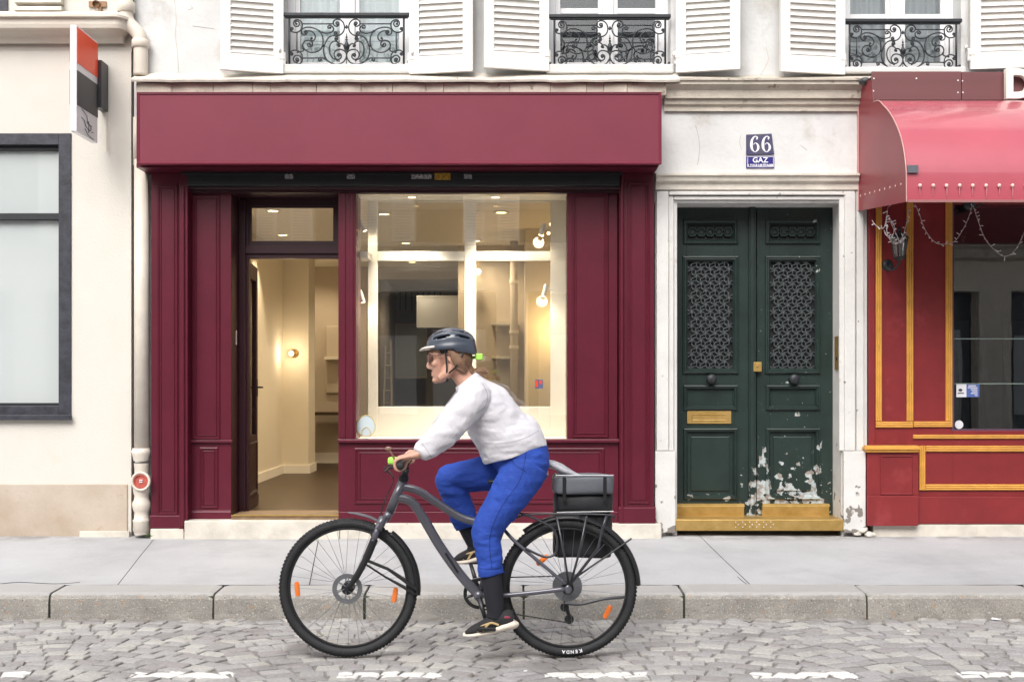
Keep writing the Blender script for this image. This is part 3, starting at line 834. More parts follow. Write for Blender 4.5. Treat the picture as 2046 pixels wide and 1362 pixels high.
# railings
def scrollwork():
    mb = MB()
    def T(q): return Vector(((q[0] - 972) / 1640.0, 0, (830 - q[1]) / 1640.0))   # metres about the bottom centre
    r = 0.0062
    paths = [
        [(322, 285), (310, 268), (325, 250), (352, 258), (362, 290), (340, 318), (300, 310), (288, 270), (310, 236), (350, 232), (388, 262), (398, 310), (380, 365), (330, 398), (275, 392), (242, 365), (250, 338), (275, 338), (276, 356), (262, 358)],
        [(325, 770), (315, 752), (335, 742), (352, 765), (338, 792), (300, 790), (284, 750), (305, 712), (345, 705), (385, 735), (398, 775), (375, 810), (335, 822)],
        [(398, 745), (392, 690), (350, 645), (300, 634), (255, 650), (240, 685), (262, 702), (278, 685), (265, 676)],
        [(440, 405), (425, 395), (440, 378), (462, 390), (455, 420), (420, 432), (390, 405), (395, 360), (440, 333), (510, 332), (580, 355), (635, 400), (664, 470), (664, 560), (632, 625), (570, 660), (500, 662), (440, 635), (408, 590), (410, 545), (440, 512), (490, 505), (525, 530), (526, 572), (495, 590), (470, 575), (474, 548), (495, 545), (500, 562)],
        [(440, 378), (490, 376), (540, 400), (566, 445), (560, 490), (528, 512), (508, 492), (520, 475)],
        [(415, 612), (410, 640), (380, 655), (340, 660)],
        [(620, 380), (670, 402), (730, 408), (785, 390), (803, 350), (780, 315), (748, 305), (730, 325), (742, 345), (762, 335)],
        [(850, 290), (835, 280), (842, 262), (868, 268), (872, 298), (845, 318), (808, 300), (800, 260), (830, 228), (880, 226), (925, 262), (944, 320), (935, 380), (898, 425), (850, 438), (815, 420), (815, 395), (838, 392), (840, 408)],
        [(842, 480), (828, 470), (820, 490), (842, 502), (860, 480), (845, 450), (800, 440), (745, 465), (700, 530), (676, 620), (684, 700), (720, 765), (775, 808), (850, 822), (920, 800), (962, 745), (970, 690), (945, 645), (890, 625), (840, 635), (810, 680), (822, 735), (865, 758), (900, 735), (900, 695), (872, 680), (855, 700), (870, 720), (882, 702)],
        [(880, 575), (868, 585), (858, 570), (868, 548), (850, 525), (810, 515), (770, 545), (748, 610), (760, 690), (800, 745), (850, 765)],
        [(640, 765), (622, 780), (610, 762), (622, 742), (665, 740), (720, 775), (790, 815)],
        [(965, 640), (945, 600), (925, 560), (890, 548), (862, 562), (862, 580), (880, 580)],
        [(850, 438), (836, 446)],
    ]
    for sgn in (1, -1):
        for p_ in paths:
            pts = catmull([T(q) for q in p_], 5)
            pts = [Vector((v.x * sgn, v.y, v.z)) for v in pts]
            mb.tube(pts, r * .92, 7)
            for e in (pts[0], pts[-1]): mb.ell(e, .010, .008, .010, n=8, m=5)
        for q0, q1 in (((398, 285), (795, 285)), ((398, 740), (690, 740)), ((330, 398), (330, 638))):
            a, b = T(q0), T(q1)
            mb.tube([(a.x * sgn, 0, a.z), (b.x * sgn, 0, b.z)], r * .8, 6)
        a, b = T((232, 210)), T((232, 830))
        mb.tube([(a.x * sgn, 0, a.z), (b.x * sgn, 0, b.z)], 0.0085, 8)
        mb.ell(Vector((T((668, 575)).x * sgn, 0, T((668, 575)).z)), .012, .012, .012, n=8, m=5)
    # finial and small leaves
    c = T((972, 830))
    mb.lathe(T((972, 660)), [(.003, -.10), (.004, -.02), (.013, 0), (.005, .01), (.010, .02), (.018, .035), (.022, .055), (.012, .075), (.006, .09), (.012, .10), (.004, .11), (.009, .12), (.004, .13), (.001, .155)], 'z', 10)
    for sgn in (1, -1):
        mb.tube(catmull([T((972, 640)), T((972 + 28 * sgn, 620)), T((972 + 22 * sgn, 590)), T((972 + 48 * sgn, 560))], 4), [.004] * 4 + [.005] * 4 + [.006] * 4 + [.002], 6)
    mb.ell(T((972, 325)), .010, .008, .018, n=8, m=5); mb.ell(T((972, 330)), .018, .008, .007, n=8, m=5)
    return mb
rail_s = scrollwork().build('scrollwork', M['iron'], None, smooth=True, loc=(0, 0, 0))
def railing(a, b, pyt, pyb, first=None):
    Yr = W - .045
    x0, x1 = X(a, Yr), X(b, Yr); zb, zt = Z(pyb, Yr), Z(pyt, Yr)
    k = (x1 - x0) / ((1785 - 160) / 1640.0)
    kz = (zt - zb) / (640 / 1640.0)
    mb = MB(); mb.box(x0, x1, Yr - .022, Yr + .022, zt - .0, zt + .028); mb.box(x0 + .01, x1 - .01, Yr - .014, Yr + .014, zt - .012, zt)
    o = mb.build('railing', M['iron'], apt, bevel=.005)
    mb = MB(); mb.box(x0, x1, Yr - .011, Yr + .011, zb - .012, zb)
    for xx in (x0 + .004, x1 - .018): mb.box(xx, xx + .014, Yr, W + .02, zb + .02, zb + .034)
    mb.build('bottom_bar', M['iron'], o)
    c = Vector(((x0 + x1) / 2, Yr, zb))
    s = rail_s if first is None else dup(rail_s)
    s.parent = o; s.location = c - WL[o]; s.scale = (k, 1, kz)
    CH.setdefault(o, []).append(s)
railing(567, 818, 34, 130, 1 if False else None)
railing(1097, 1340, 37, 132, 1)
railing(1687, 1921, 46, 138, 1)

# shutters: built once, swung open against the wall
def make_shutter(w, h, lou0, zbot):
    mb = MB()
    st_, bot, top = .078, lou0, .12
    t = .034
    mb.box(0, st_, -t, 0, 0, h); mb.box(w - st_, w, -t, 0, 0, h)
    mb.box(st_, w - st_, -t + .001, -.001, 0, bot); mb.box(st_, w - st_, -t + .001, -.001, h - top, h); mb.box(st_, w - st_, -t + .001, -.001, h * .62, h * .62 + .09)
    z = bot
    while z < h - top - .03:
        if not (h * .62 - .05 < z < h * .62 + .07):
            mb.prism([(st_ - .004, -.006, z + .036), (st_ - .004, -.001, z + .042), (st_ - .004, -t + .004, z + .012), (st_ - .004, -t - .002, z + .004)], (w - 2 * st_ + .008, 0, 0))
        z += .0505
    o = mb.build('shutter', M['shutter'], apt, bevel=.002, loc=(0, 0, 0))
    mb = MB(); mb.box(st_ + .002, w - st_ - .002, -.018, -.012, bot, h - top); p = mb.build('backing_board', M['shutter'], o, loc=(0, 0, 0)); p.location = (0, 0, 0)  # added board set close behind the slats to brighten the gaps
    return o
def hinge(o, w, side):
    mb = MB()
    for z in (.12,):
        x = -.004 if side < 0 else w + .004
        mb.lathe((x, -.01, z), [(0.012, -.05), (.016, -.04), (.016, .04), (.012, .05)], 'z', 10)
        mb.box(x - .002, x + (.04 if side < 0 else -.04), -.038, -.034, z - .008, z + .008)
    h = mb.build('hinge', M['shutter'], o, loc=(0, 0, 0)); h.location = (0, 0, 0)
shut = [  # left px, right px, bottom py left, bottom py right, hinge side (+1 right), louvre bottom
    (440, 566, 141, 149, 1), (820, 946, 150, 144, -1), (966, 1095, 137, 144, 1), (1351, 1479, 147, 140, -1), (1557, 1685, 145, 151, 1), (1937, 2064, 141, 137, -1)]
for i, (a, b, ya, yb, side) in enumerate(shut):
    # true width and swing from the two bottom corners
    yh = yb if side > 0 else ya
    hx = X(b if side > 0 else a, W - .05)
    z0 = Z(yh, W - .05)
    fy = ya if side > 0 else yb
    Yf = (VY - fy) and (W - .05) * (VY - yh) / (VY - fy)
    fx = X(a if side > 0 else b, Yf)
    w = math.hypot(fx - hx, Yf - (W - .05))
    o = make_shutter(w, 2.2, .135, z0)
    hinge(o, w, side)
    if side > 0:
        ang = math.atan2((W - .05) - Yf, hx - fx)
        o.location = Vector((fx, Yf, z0)) - WL[apt]
    else:
        ang = math.atan2(Yf - (W - .05), fx - hx)
        o.location = Vector((hx, W - .05, z0)) - WL[apt]
    o.rotation_euler = (0, 0, ang)
# shutter dogs on the wall
for px, py in ((443, 131), (970, 128), (1565, 138), (1930, 95), (559, 100), (824, 106), (1346, 110)):
    mb = MB(); mb.ell(P(px, py, W - .09), .012, .02, .02, n=8, m=6); mb.tube([P(px, py, W - .09), P(px, py + 3, W)], .006, 6)
    mb.build('shutter_dog', M['shutter'], apt, smooth=True)

# the building across the street, which the glass reflects
opp = thing('building_across_the_street', 'beige stone building behind the camera, seen only reflected in the shop glass', 'building', (0, -3, 0))
mb = MB()
ow = [(-3.34 + 1.97 * k) for k in range(-5, 7)]
ox = [-16] + [v for c in ow for v in (c - .45, c + .45)] + [16]
for i in range(0, len(ox), 2): mb.box(ox[i], ox[i + 1], -3.4, -3, 4.1, 6.1)
mb.box(-16, 16, -3.4, -3, 6.1, 7.4); mb.box(-16, 16, -3.4, -3, 3.2, 4.1)
for k in range(-5, 6): mb.box(k * 3 - .3, k * 3 + .3, -3.4, -3, 0, 3.2)
mb.build('wall', mat('beige_limestone', (0.66, 0.60, 0.50), .85, var=.12, vscale=3), opp)
mb = MB(); mb.profile([(-3, 3.75), (-2.85, 3.8), (-2.8, 3.95), (-2.7, 4.0), (-2.7, 4.05), (-3, 4.1)], -16, 16); mb.build('cornice', M['ledge'], opp)
mb = MB(); mb.box(-16, 16, -3.42, -3.38, 0, 3.2); mb.build('shopfront_row', mat('dark_shopfront_paint', (0.05, 0.06, 0.07), .4), opp)
mb = MB()
for k in range(-5, 5):
    mb.box(k * 3 + .5, k * 3 + 1.2, -3.37, -3.35, .9, 2.4); mb.box(k * 3 + 1.5, k * 3 + 2.5, -3.37, -3.35, .4, 2.5)
mb.build('poster', mat('pale_poster', (0.4, 0.42, 0.42), .6), opp)
mb = MB()
for c in ow: mb.box(c - .45, c + .45, -3.3, -3.28, 4.1, 6.1)
mb.build('window', M['curtd'], opp)
sh = None
for c in ow:
    for s in (-1, 1):
        xc = c + s * .66
        if sh is None:
            mb = MB(); ring_box(mb, xc - .2, xc + .2, 4.12, 6.1, .05, -2.97, -2.93)
            for k in range(34): mb.box(xc - .15, xc + .15, -2.965, -2.94, 4.2 + k * .054, 4.235 + k * .054)
            sh = mb.build('shutter', M['shutter'], opp); sh0 = sh.location.copy(); xc0 = xc
            mb = MB(); mb.box(xc - .15, xc + .15, -2.972, -2.968, 4.17, 6.05); q = mb.build('backing_board', M['inwall2'], sh)
        else:
            dup(sh, opp, sh0 + Vector((xc - xc0, 0, 0)))
# ------------------------------------------------------------------ burgundy shopfront
shop = thing('shopfront', 'burgundy painted wooden shopfront with a blank fascia and an open door', 'shopfront', (X(800), W, ZW))
# fascia box
YF = 8.78
mb = MB(); mb.pb(275, 186, 1320, 327, YF, W - .001); mb.build('fascia', M['burgf'], shop, bevel=.003)
mb = MB(); pframe(mb, 273, 184, 1322, 329, YF - .001, .022, .012); fr = mb.build('fascia_moulding', M['burgf'], shop)
mb = MB(); mb.box(X(290, 9.06), X(1308, 9.06), YF + .07, W - .002, Z(345, 9.06), Z(345, 9.06) + .03); mb.build('soffit', M['burg'], shop)
# roller shutter box
mb = MB(); mb.pb(374, 347, 1238, 371, 9.02, W + .15); mb.box(X(374), X(1240), 9.0, 9.018, Z(349, 9.0), Z(343, 9.0)); rb = mb.build('roller_box', M['black'], shop, bevel=.002)
sm_ = mat('grey_worn_sticker', (0.5, 0.5, 0.5), .5, col2='#2a2a2a', vscale=60)
for a, b in ((569, 585), (693, 709), (927, 943), (822, 862)): mb = MB(); mb.pb(a, 346.5, b, 357, 9.0, 9.012); mb.build('sticker', sm_, rb)
mb = MB(); mb.pb(868, 346, 900, 359, 8.999, 9.012); mb.build('yellow_sticker', mat('worn_yellow_sticker', (0.55, 0.33, 0.04), .5, col2='#6b4a10', vscale=60), rb)
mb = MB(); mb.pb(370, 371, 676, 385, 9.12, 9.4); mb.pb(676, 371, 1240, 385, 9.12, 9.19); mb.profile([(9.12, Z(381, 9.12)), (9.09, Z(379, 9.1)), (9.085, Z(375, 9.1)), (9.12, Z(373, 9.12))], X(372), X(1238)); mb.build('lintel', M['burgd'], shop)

def pilaster(px0, px1, pyt, pyb, Yf, frames, name='pilaster', base=None):
    mb = MB(); mb.pb(px0, pyt, px1, pyb, Yf, W + .2)
    o = mb.build(name, M['burg'], shop, bevel=.004)
    mb = MB()
    for f in frames:
        pframe(mb, *f, Yf - .001, .020, .010)
        pframe(mb, f[0] + 7, f[1] + 7, f[2] - 7, f[3] - 7, Yf - .001, .008, .005)
    mb.build('panel_moulding', M['burg'], o)
    if base:
        mb = MB(); mb.pb(base[0], base[1], base[2], base[3], Yf - .022, Yf - .001)
        mb.profile([(Yf - .001, Z(base[1])), (Yf - .022, Z(base[1])), (Yf - .012, Z(base[1] - 3)), (Yf - .001, Z(base[1] - 5))], X(base[0], Yf), X(base[2], Yf))
        mb.build('base_block', M['burg'], o, bevel=.003)
    return o
pilaster(302, 358, 345, 1055, 9.075, [(314, 370, 356, 1028)], base=(300, 1030, 360, 1055))
mb = MB(); mb.pb(358, 345, 375, 1062, 9.045, 9.3); mb.tube([P(366, 372, 9.04), P(366, 1050, 9.04)], .014, 10); mb.build('post', M['burg'], shop, bevel=.004)
pilaster(376, 462, 372, 1047, 9.16, [(384, 390, 440, 878), (399, 893, 436, 1015)], 'side_panel', base=(376, 1022, 462, 1047))
mb = MB(); mb.pb(374, 879, 464, 884, 9.135, 9.159); mb.build('side_rail', M['burg'], shop, bevel=.003)
# right side
pilaster(1238, 1307, 345, 1047, 9.075, [(1254, 364, 1298, 1006)], base=(1236, 1014, 1310, 1047))
mb = MB(); mb.tube([P(1243, 350, 9.06), P(1243, 1042, 9.06)], .013, 10); mb.build('post', M['burg'], shop)
pilaster(1133, 1234, 384, 880, 9.17, [(1143, 386, 1216, 874)], 'side_panel')
# stall riser
mb = MB(); mb.pb(676, 884, 1236, 1047, 9.12, 9.4); st_ = mb.build('stall_riser', M['burg'], shop, bevel=.003)
mb = MB(); pframe(mb, 708, 894, 1208, 1006, 9.119, .024, .013); pframe(mb, 718, 903, 1198, 997, 9.119, .010, .006); mb.build('panel_moulding', M['burg'], st_)
mb = MB(); mb.pb(676, 1022, 1236, 1048, 9.095, 9.118); mb.build('base_block', M['burg'], st_, bevel=.004)
mb = MB(); mb.pb(674, 877, 1238, 884, 9.085, 9.20); mb.build('window_sill', M['burg'], shop, bevel=.006)
# post between door and window
mb = MB(); mb.pb(676, 385, 711, 877, 9.13, 9.42); mb.pb(683, 386, 690, 876, 9.122, 9.13); mb.pb(700, 386, 706, 876, 9.122, 9.13); mb.build('post', M['burg'], shop, bevel=.003)
mb = MB(); mb.pb(676, 877, 700, 1048, 9.125, 9.42); mb.build('post_foot', M['burg'], shop) if False else None
# door frame (recessed)
YD = 9.42
xj0 = X(462, 9.16) + .002
mb = MB()
mb.box(xj0 - .03, xj0, 9.17, YD, Z(1040), Z(385))                       # reveal
mb.box(xj0, X(497, YD), YD, YD + .07, .38, Z(385, YD))                  # left jamb
mb.box(X(497, YD), X(684, YD), YD, YD + .07, Z(412, YD), Z(385, YD))
mb.box(X(497, YD), X(684, YD), YD + .001, YD + .07, Z(516, YD), Z(484, YD))
mb.box(X(669, YD), X(684, YD), YD + .002, YD + .069, Z(484, YD), Z(412, YD))
mb.box(xj0, X(490, YD - .03), YD - .03, YD, .38, Z(400, YD))
mb.box(xj0, X(684, YD), YD - .02, YD, Z(507, YD), Z(492, YD))
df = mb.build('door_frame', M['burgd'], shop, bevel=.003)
mb = MB(); mb.pb(494, 410, 672, 486, YD + .03, YD + .034); mb.build('transom_pane', M['glass'], df)
mb = MB(); ring_box(mb, X(497, YD), X(670, YD), Z(486, YD), Z(410, YD), .02, YD + .015, YD + .03); mb.build('glazing_bead', M['burgd'], df)
mb = MB(); mb.pb(466, 660, 471, 688, 9.3, 9.34); mb.build('lock_plate', M['signw'], df)
# open door leaf, swung into the room
hx, hy = X(487, 9.46), 9.46
ex, ey = X(510, 10.2), 10.2
mb = MB(); L_ = math.hypot(ex - hx, ey - hy)
zt, zb = 2.485, .40
ring_box(mb, 0, L_, 0, zt - zb, .11, -.022, .022, wb=.62, wt=.13)
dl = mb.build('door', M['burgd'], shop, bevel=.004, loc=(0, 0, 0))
dl.location = Vector((hx, hy, zb)) - WL[shop]; dl.rotation_euler = (0, 0, math.atan2(ey - hy, ex - hx))
def sub(mb, name, m, par, **k):
    o = mb.build(name, m, par, loc=(0, 0, 0), **k); o.location = (0, 0, 0); return o
mb = MB(); mb.box(.11, L_ - .11, -.003, .003, .62, zt - zb - .13); sub(mb, 'door_pane', M['glass'], dl)
mb = MB(); frame(mb, .08, L_ - .08, .12, .56, -.022, .02, .012); mb.box(0.0, L_, -.03, -.0225, .0, .09); sub(mb, 'door_panel', M['burgd'], dl)
mb = MB(); mb.tube([(L_ - .05, -.022, 1.03), (L_ - .05, -.07, 1.03), (L_ - .14, -.075, 1.03)], .008, 8); mb.box(L_ - .065, L_ - .035, -.028, -.022, .95, 1.1); sub(mb, 'door_handle', M['iron'], dl)
# step and stone base
mb = MB(); mb.pb(368, 1040, 678, 1090, 9.02, 9.5); mb.pb(679, 1046, 1322, 1090, 9.03, 9.3); mb.pb(300, 1056, 367, 1090, 9.04, 9.3)
mb.build('stone_base', M['ledge2'], shop, bevel=.008)
mb = MB(); mb.pb(462, 1029, 677, 1041, 9.10, 9.47); mb.build('threshold', mat('worn_wood_threshold', (0.24, 0.16, 0.09), .6, var=.3, vscale=12, stretch=(1, 6, 1)), shop, bevel=.003)
mb = MB(); mb.pb(462, 1028, 677, 1030.5, 9.09, 9.10); mb.build('threshold_strip', M['brass'], shop)
# display window
YG = 9.20
mb = MB(); mb.box(X(711, YG), X(1133, YG), YG, YG + .006, Z(876, YG), Z(380, YG)); mb.build('display_glass', M['glass'], shop)
mb = MB(); mb.pb(711, 872, 1133, 878, YG - .02, YG + .02) if False else None
# window stickers
def disc(mb, px, py, Y, r, rx=None, n=24, t=.0015):
    c = P(px, py, Y)
    mb.lathe(c, [(1e-4, -t), (r, -t), (r, 0), (1e-4, 0)], 'y', n)
mb = MB(); disc(mb, 731.5, 853, YG - .003, .072)
for v in mb.bm.verts: v.co.z = P(0, 853).z + (v.co.z - P(0, 853, YG).z) * (1.25 if v.co.z > P(0, 853, YG).z else 1.0)
stk = mb.build('egg_sticker', mat('pale_blue_sticker', (0.52, 0.60, 0.62), .4), shop)
mb = MB()
c = P(731.5, 853, YG - .006)
pts = [(c.x + .074 * math.cos(a), c.y, c.z + .076 * math.sin(a) * (1.25 if math.sin(a) > 0 else 1)) for a in [2 * math.pi * k / 28 for k in range(28)]]
mb.tube(pts, .0035, 6, closed=True)
mb.tube(catmull([(c.x - .032, c.y, c.z - .07), (c.x - .032, c.y, c.z - .03), (c.x, c.y, c.z + .0), (c.x + .032, c.y, c.z - .03), (c.x + .032, c.y, c.z - .07)], 6), .003, 6)
mb.build('sticker_outline', mat('ochre_sticker_print', (0.55, 0.42, 0.12), .5), stk)

# ------------------------------------------------------------------ room behind the shopfront
FZ = .395; CZ = 3.06
def room(name, boxes, m, smooth=False):
    mb = MB()
    for b in boxes: mb.box(*b)
    return mb.build(name, m, kind='structure')
room('floor', [(-3.2, 1.3, 9.42, 19.5, FZ - .05, FZ)], M['wood'])
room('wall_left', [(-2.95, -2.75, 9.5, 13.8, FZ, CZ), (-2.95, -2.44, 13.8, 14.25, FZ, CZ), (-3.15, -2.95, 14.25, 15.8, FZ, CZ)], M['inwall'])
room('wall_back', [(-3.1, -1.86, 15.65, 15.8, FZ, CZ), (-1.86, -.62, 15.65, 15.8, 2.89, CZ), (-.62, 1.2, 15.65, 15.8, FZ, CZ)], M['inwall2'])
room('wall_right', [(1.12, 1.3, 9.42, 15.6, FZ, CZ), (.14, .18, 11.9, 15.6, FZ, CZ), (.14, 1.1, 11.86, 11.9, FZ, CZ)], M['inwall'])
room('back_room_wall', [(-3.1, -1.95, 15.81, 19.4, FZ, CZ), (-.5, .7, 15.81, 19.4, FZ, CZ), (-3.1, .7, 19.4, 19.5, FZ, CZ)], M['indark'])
room('ceiling', [(-3.2, 1.3, 9.42, 19.5, CZ, CZ + .1)], M['increm'])
room('baseboard', [(-2.75, -2.732, 9.5, 13.782, FZ, FZ + .10), (-2.75, -2.42, 13.782, 13.8, FZ, FZ + .10), (-2.44, -2.42, 13.8, 14.25, FZ, FZ + .1), (-2.9, -1.9, 15.632, 15.65, FZ, FZ + .14)], M['increm'])
room('wall_front', [(X(1133), 1.3, 9.41, 9.5, FZ, CZ), (-2.95, X(470, 9.5), 9.45, 9.5, FZ, CZ), (X(684, 9.49), X(711, 9.49) - .02, 9.49, 9.52, FZ, CZ)], M['inwall'])

# inner cream glazed partition of the display window
YP = 9.62
part_ = thing('display_partition', 'cream painted glazed frame standing just inside the shop window', 'display frame', (X(930, YP), YP, FZ))
mb = MB()
mb.pb(735, 384, 754, 875, YP, YP + .06); mb.pb(1100, 384, 1134, 875, YP, YP + .06); mb.pb(928, 400, 951, 812, YP - .004, YP + .056)
mb.pb(754, 384, 1100, 404, YP + .001, YP + .06); mb.pb(754, 502, 928, 521, YP + .002, YP + .055); mb.pb(951, 502, 1100, 521, YP + .002, YP + .055)
mb.pb(754, 812, 1100, 905, YP + .003, YP + .06)
mb.build('partition_frame', M['increm'], part_, bevel=.004)
mb = MB(); mb.pb(1080, 521, 1100, 812, YP + .01, YP + .05); mb.build('inner_stile', M['increm'], part_, bevel=.004) if False else None
mb = MB(); mb.box(X(711, YG) - .02, X(1133) + .02, YG + .02, YP - .005, Z(888, YP), Z(876, YG)); mb.build('display_shelf', M['increm'], part_, bevel=.004)
mb = MB(); mb.box(X(711, 9.25), X(1133) + .1, YG + .012, YP + .06, 2.99, 3.03); mb.build('top_board', M['increm'], part_)
mb = MB(); mb.pb(711, 502, 735, 515, YP - .25, YP + .05); mb.build('side_rail', M['increm'], part_)
mb = MB(); mb.box(X(1133) + .01, X(1133) + .04, YG + .03, YP, Z(878), Z(382)); mb.build('side_board', M['increm'], part_)
mb = MB(); mb.pb(754, 404, 1100, 812, YP + .03, YP + .034); mb.build('partition_pane', glass('inner_glass', .05), part_)

# small fittings inside
def spot(px, py, Y, ang, name, label, r=.019, h=.10):
    c = P(px, py, Y)
    t = thing(name, label, 'spotlight', c, 'white spotlights inside the shop window')
    d = Vector((math.sin(ang), 0, -math.cos(ang)))
    mb = MB(); mb.tube([c - d * h / 2, c + d * h / 2], r, 16); mb.build('lamp_tube', M['lampw'], t)
    mb = MB(); mb.tube([c + d * (h / 2 + .0005), c + d * (h / 2 + .004)], r * .8, 14); mb.build('lamp_lens', M['warm'], t)
    mb = MB(); mb.tube([c, c + Vector((-.07 if px < 900 else .07, 0, .01))], .005, 8); mb.build('lamp_arm', M['lampw'], t)
    return c + d * (h / 2 + .02), d
def light(name, kind, loc, e, col=(1, .80, .54), size=.05, dir_=None, cone=90, blend=.6, parent=None):
    l = bpy.data.lights.new(name, kind); l.energy = e; l.color = col
    if kind in ('POINT', 'SPOT'): l.shadow_soft_size = size
    if kind == 'SPOT': l.spot_size = R(cone); l.spot_blend = blend
    if kind == 'AREA': l.size = size
    o = bpy.data.objects.new(name, l); link(o); o.location = loc
    if dir_ is not None: o.rotation_euler = (-Vector(dir_)).to_track_quat('Z', 'Y').to_euler()
    return o
sp = [(724, 450, 9.45, .45, 'white spotlight tube at the upper left of the shop window'), (722, 592, 9.45, .30, 'white spotlight tube at the left of the shop window, below another'),
      (1084, 458, 9.48, -.35, 'white spotlight tube at the upper right of the shop window'), (1089, 580, 9.50, -.25, 'white spotlight tube at the right of the shop window, halfway up')]
for i, (px, py, Y, a, lb) in enumerate(sp):
    c, d = spot(px, py, Y, a, 'spotlight', lb)
    light('spotlight_glow', 'SPOT', c, 3, dir_=d * .7 + Vector((0, .45, 0)), cone=130, col=(1, .82, .58))
# pendant cluster of bulbs at upper right
pc = thing('bulb_cluster', 'three small glowing warm bulbs hanging at the upper right behind the shop glass', 'lamp', P(1100, 450, 9.9))
for px, py in ((1101, 448), (1096, 466), (1083, 470)):
    mb = MB(); mb.ell(P(px, py, 9.95), .014, .014, .014, n=10, m=8); mb.build('bulb', M['warm'], pc, smooth=True)
mb = MB(); mb.tube([P(1101, 444, 9.95), P(1101, 395, 9.95)], .003, 6); mb.build('cord', M['black'], pc)
# wall lights
wl = thing('wall_lamp', 'small bare glowing bulb on the cream pillar seen through the open door', 'lamp', P(582, 706, 13.7))
mb = MB(); mb.ell(P(582, 706, 13.66), .03, .03, .03, n=12, m=8); mb.build('bulb', M['warm'], wl, smooth=True)
mb = MB(); mb.lathe(P(588, 706, 13.79), [(.05, 0), (.05, -.015), (.02, -.03), (.015, -.08)], 'y', 16); mb.build('lamp_base', M['brass'], wl)
light('wall_lamp_glow', 'POINT', P(582, 706, 13.55), 2.5, size=.03)
w2 = thing('wall_lamp', 'warm wall lamp on the right wall of the shop behind the cream frame', 'lamp', P(1112, 655, 11.8))
mb = MB(); mb.ell(P(1118, 655, 11.72), .035, .03, .05, n=12, m=8); mb.build('bulb', M['warm'], w2, smooth=True)
mb = MB(); mb.box(X(1112, 11.83), X(1124, 11.83), 11.76, 11.855, Z(690, 11.8), Z(672, 11.8)); mb.build('lamp_base', M['brass'], w2)
light('wall_lamp_glow', 'POINT', P(1112, 655, 11.6), 9, size=.04, col=(1, .62, .25))
w3 = thing('wall_lamp', 'tiny warm lamp beside the cream centre post of the window frame', 'lamp', P(955, 543, 13))
mb = MB(); mb.ell(P(955, 543, 13), .035, .035, .035, n=10, m=8); mb.build('bulb', M['warm'], w3, smooth=True)
mb = MB(); mb.tube([P(955, 543, 13), P(957, 500, 13)], .005, 6); mb.build('stem', M['brass'], w3)
# recessed display lights, then the added room lights
DL = [(823, 9.42), (990, 9.42)]
for i, (px, Y) in enumerate(DL):
    x, z = X(px, Y), 2.989
    t = thing('display_light', ['recessed light in the top board left of the cream centre post', 'recessed light in the top board right of the cream centre post'][i], 'ceiling light', (x, Y, z), 'recessed lights over the window display')
    mb = MB(); mb.lathe((x, Y, z), [(.035, -.008), (.05, -.008), (.052, 0)], 'z', 20); mb.build('trim_ring', M['lampw'], t)
    mb = MB(); mb.lathe((x, Y, z), [(.0, -.005), (.035, -.005)], 'z', 20); mb.build('lamp_disc', M['warm'], t)
    light('display_light_glow', 'SPOT', (x, Y - .08, z - .02), 175, dir_=(0, .16, -1), cone=80, blend=1, size=.05, col=(1, .88, .70))
for i, (x, y) in enumerate(((-2.2, 10.6), (-1.2, 10.8), (-.1, 10.7), (-2.45, 12.3), (-1.2, 13.0), (-.4, 12.8), (-2.6, 14.9), (-1.3, 15.0), (-1.2, 17.3))):  # unseen lamps added to brighten the rooms, beside one casting the left wall's cone
    t = thing('ceiling_light', ['round ceiling light above the open shop door', 'round ceiling light above the left half of the window', 'round ceiling light above the right half of the window', 'round ceiling light beside the left wall of the shop', 'round ceiling light in the middle of the shop', 'round ceiling light near the right wall of the shop', 'round ceiling light behind the cream pillar', 'round ceiling light by the back wall of the shop', 'round ceiling light in the dim back room'][i], 'ceiling light', (x, y, CZ), 'ceiling lights in the shop')
    mb = MB(); mb.lathe((x, y, CZ), [(.05, -.012), (.07, -.012), (.075, 0)], 'z', 20); mb.build('trim_ring', M['lampw'], t)
    mb = MB(); mb.lathe((x, y, CZ), [(.0, -.008), (.05, -.008), (.05, -.001)], 'z', 20); mb.build('lamp_disc', M['warm'], t)
    light('ceiling_light_glow', 'SPOT', (x, y, CZ - .03), 46 if y < 14 else (30 if y < 16 else 34), dir_=(0, 0, -1) if i != 3 else (-.25, 0, -1), cone=150 if i != 3 else 75, size=.05)
# desk, niche, shelves
dk = thing('desk', 'dark topped desk with a thin black leg at the back of the shop', 'desk', P(645, 925, 15.3))
mb = MB(); mb.pb(616, 824, 700, 829, 15.0, 15.6); mb.build('desk_top', M['wood'], dk)
mb = MB(); mb.pb(615, 829, 618, 922, 15.0, 15.04); mb.build('desk_leg', M['black'], dk)
nc = thing('wall_niche', 'rounded recessed shelf niche in the back wall seen through the open door', 'shelf', P(664, 785, 15.6))
mb = MB(); mb.pb(650, 650, 700, 786, 15.60, 15.648); mb.build('niche_back', M['inwall2'], nc, bevel=.02)
mb = MB(); mb.pb(648, 712, 700, 718, 15.45, 15.599); mb.build('niche_shelf', M['inwall'], nc)
for py, lb in ((646, 'upper pale wall shelf seen through the right half of the window'), (713, 'lower pale wall shelf seen through the right half of the window')):
    t = thing('wall_shelf', lb, 'shelf', P(1010, py, 13), 'pale wall shelves in the shop')
    mb = MB(); mb.pb(982, py - 2, 1036, py + 3, 13.0, 13.25); mb.build('shelf_board', M['inwall'], t)
    mb = MB(); mb.pb(990, py + 3, 993, py + 14, 13.05, 13.2); mb.pb(1026, py + 3, 1029, py + 14, 13.05, 13.2); mb.build('shelf_bracket', M['inwall'], t)
room('shelf_wall', [(-.62, .14, 13.25, 13.35, FZ, CZ)], M['inwall2'])
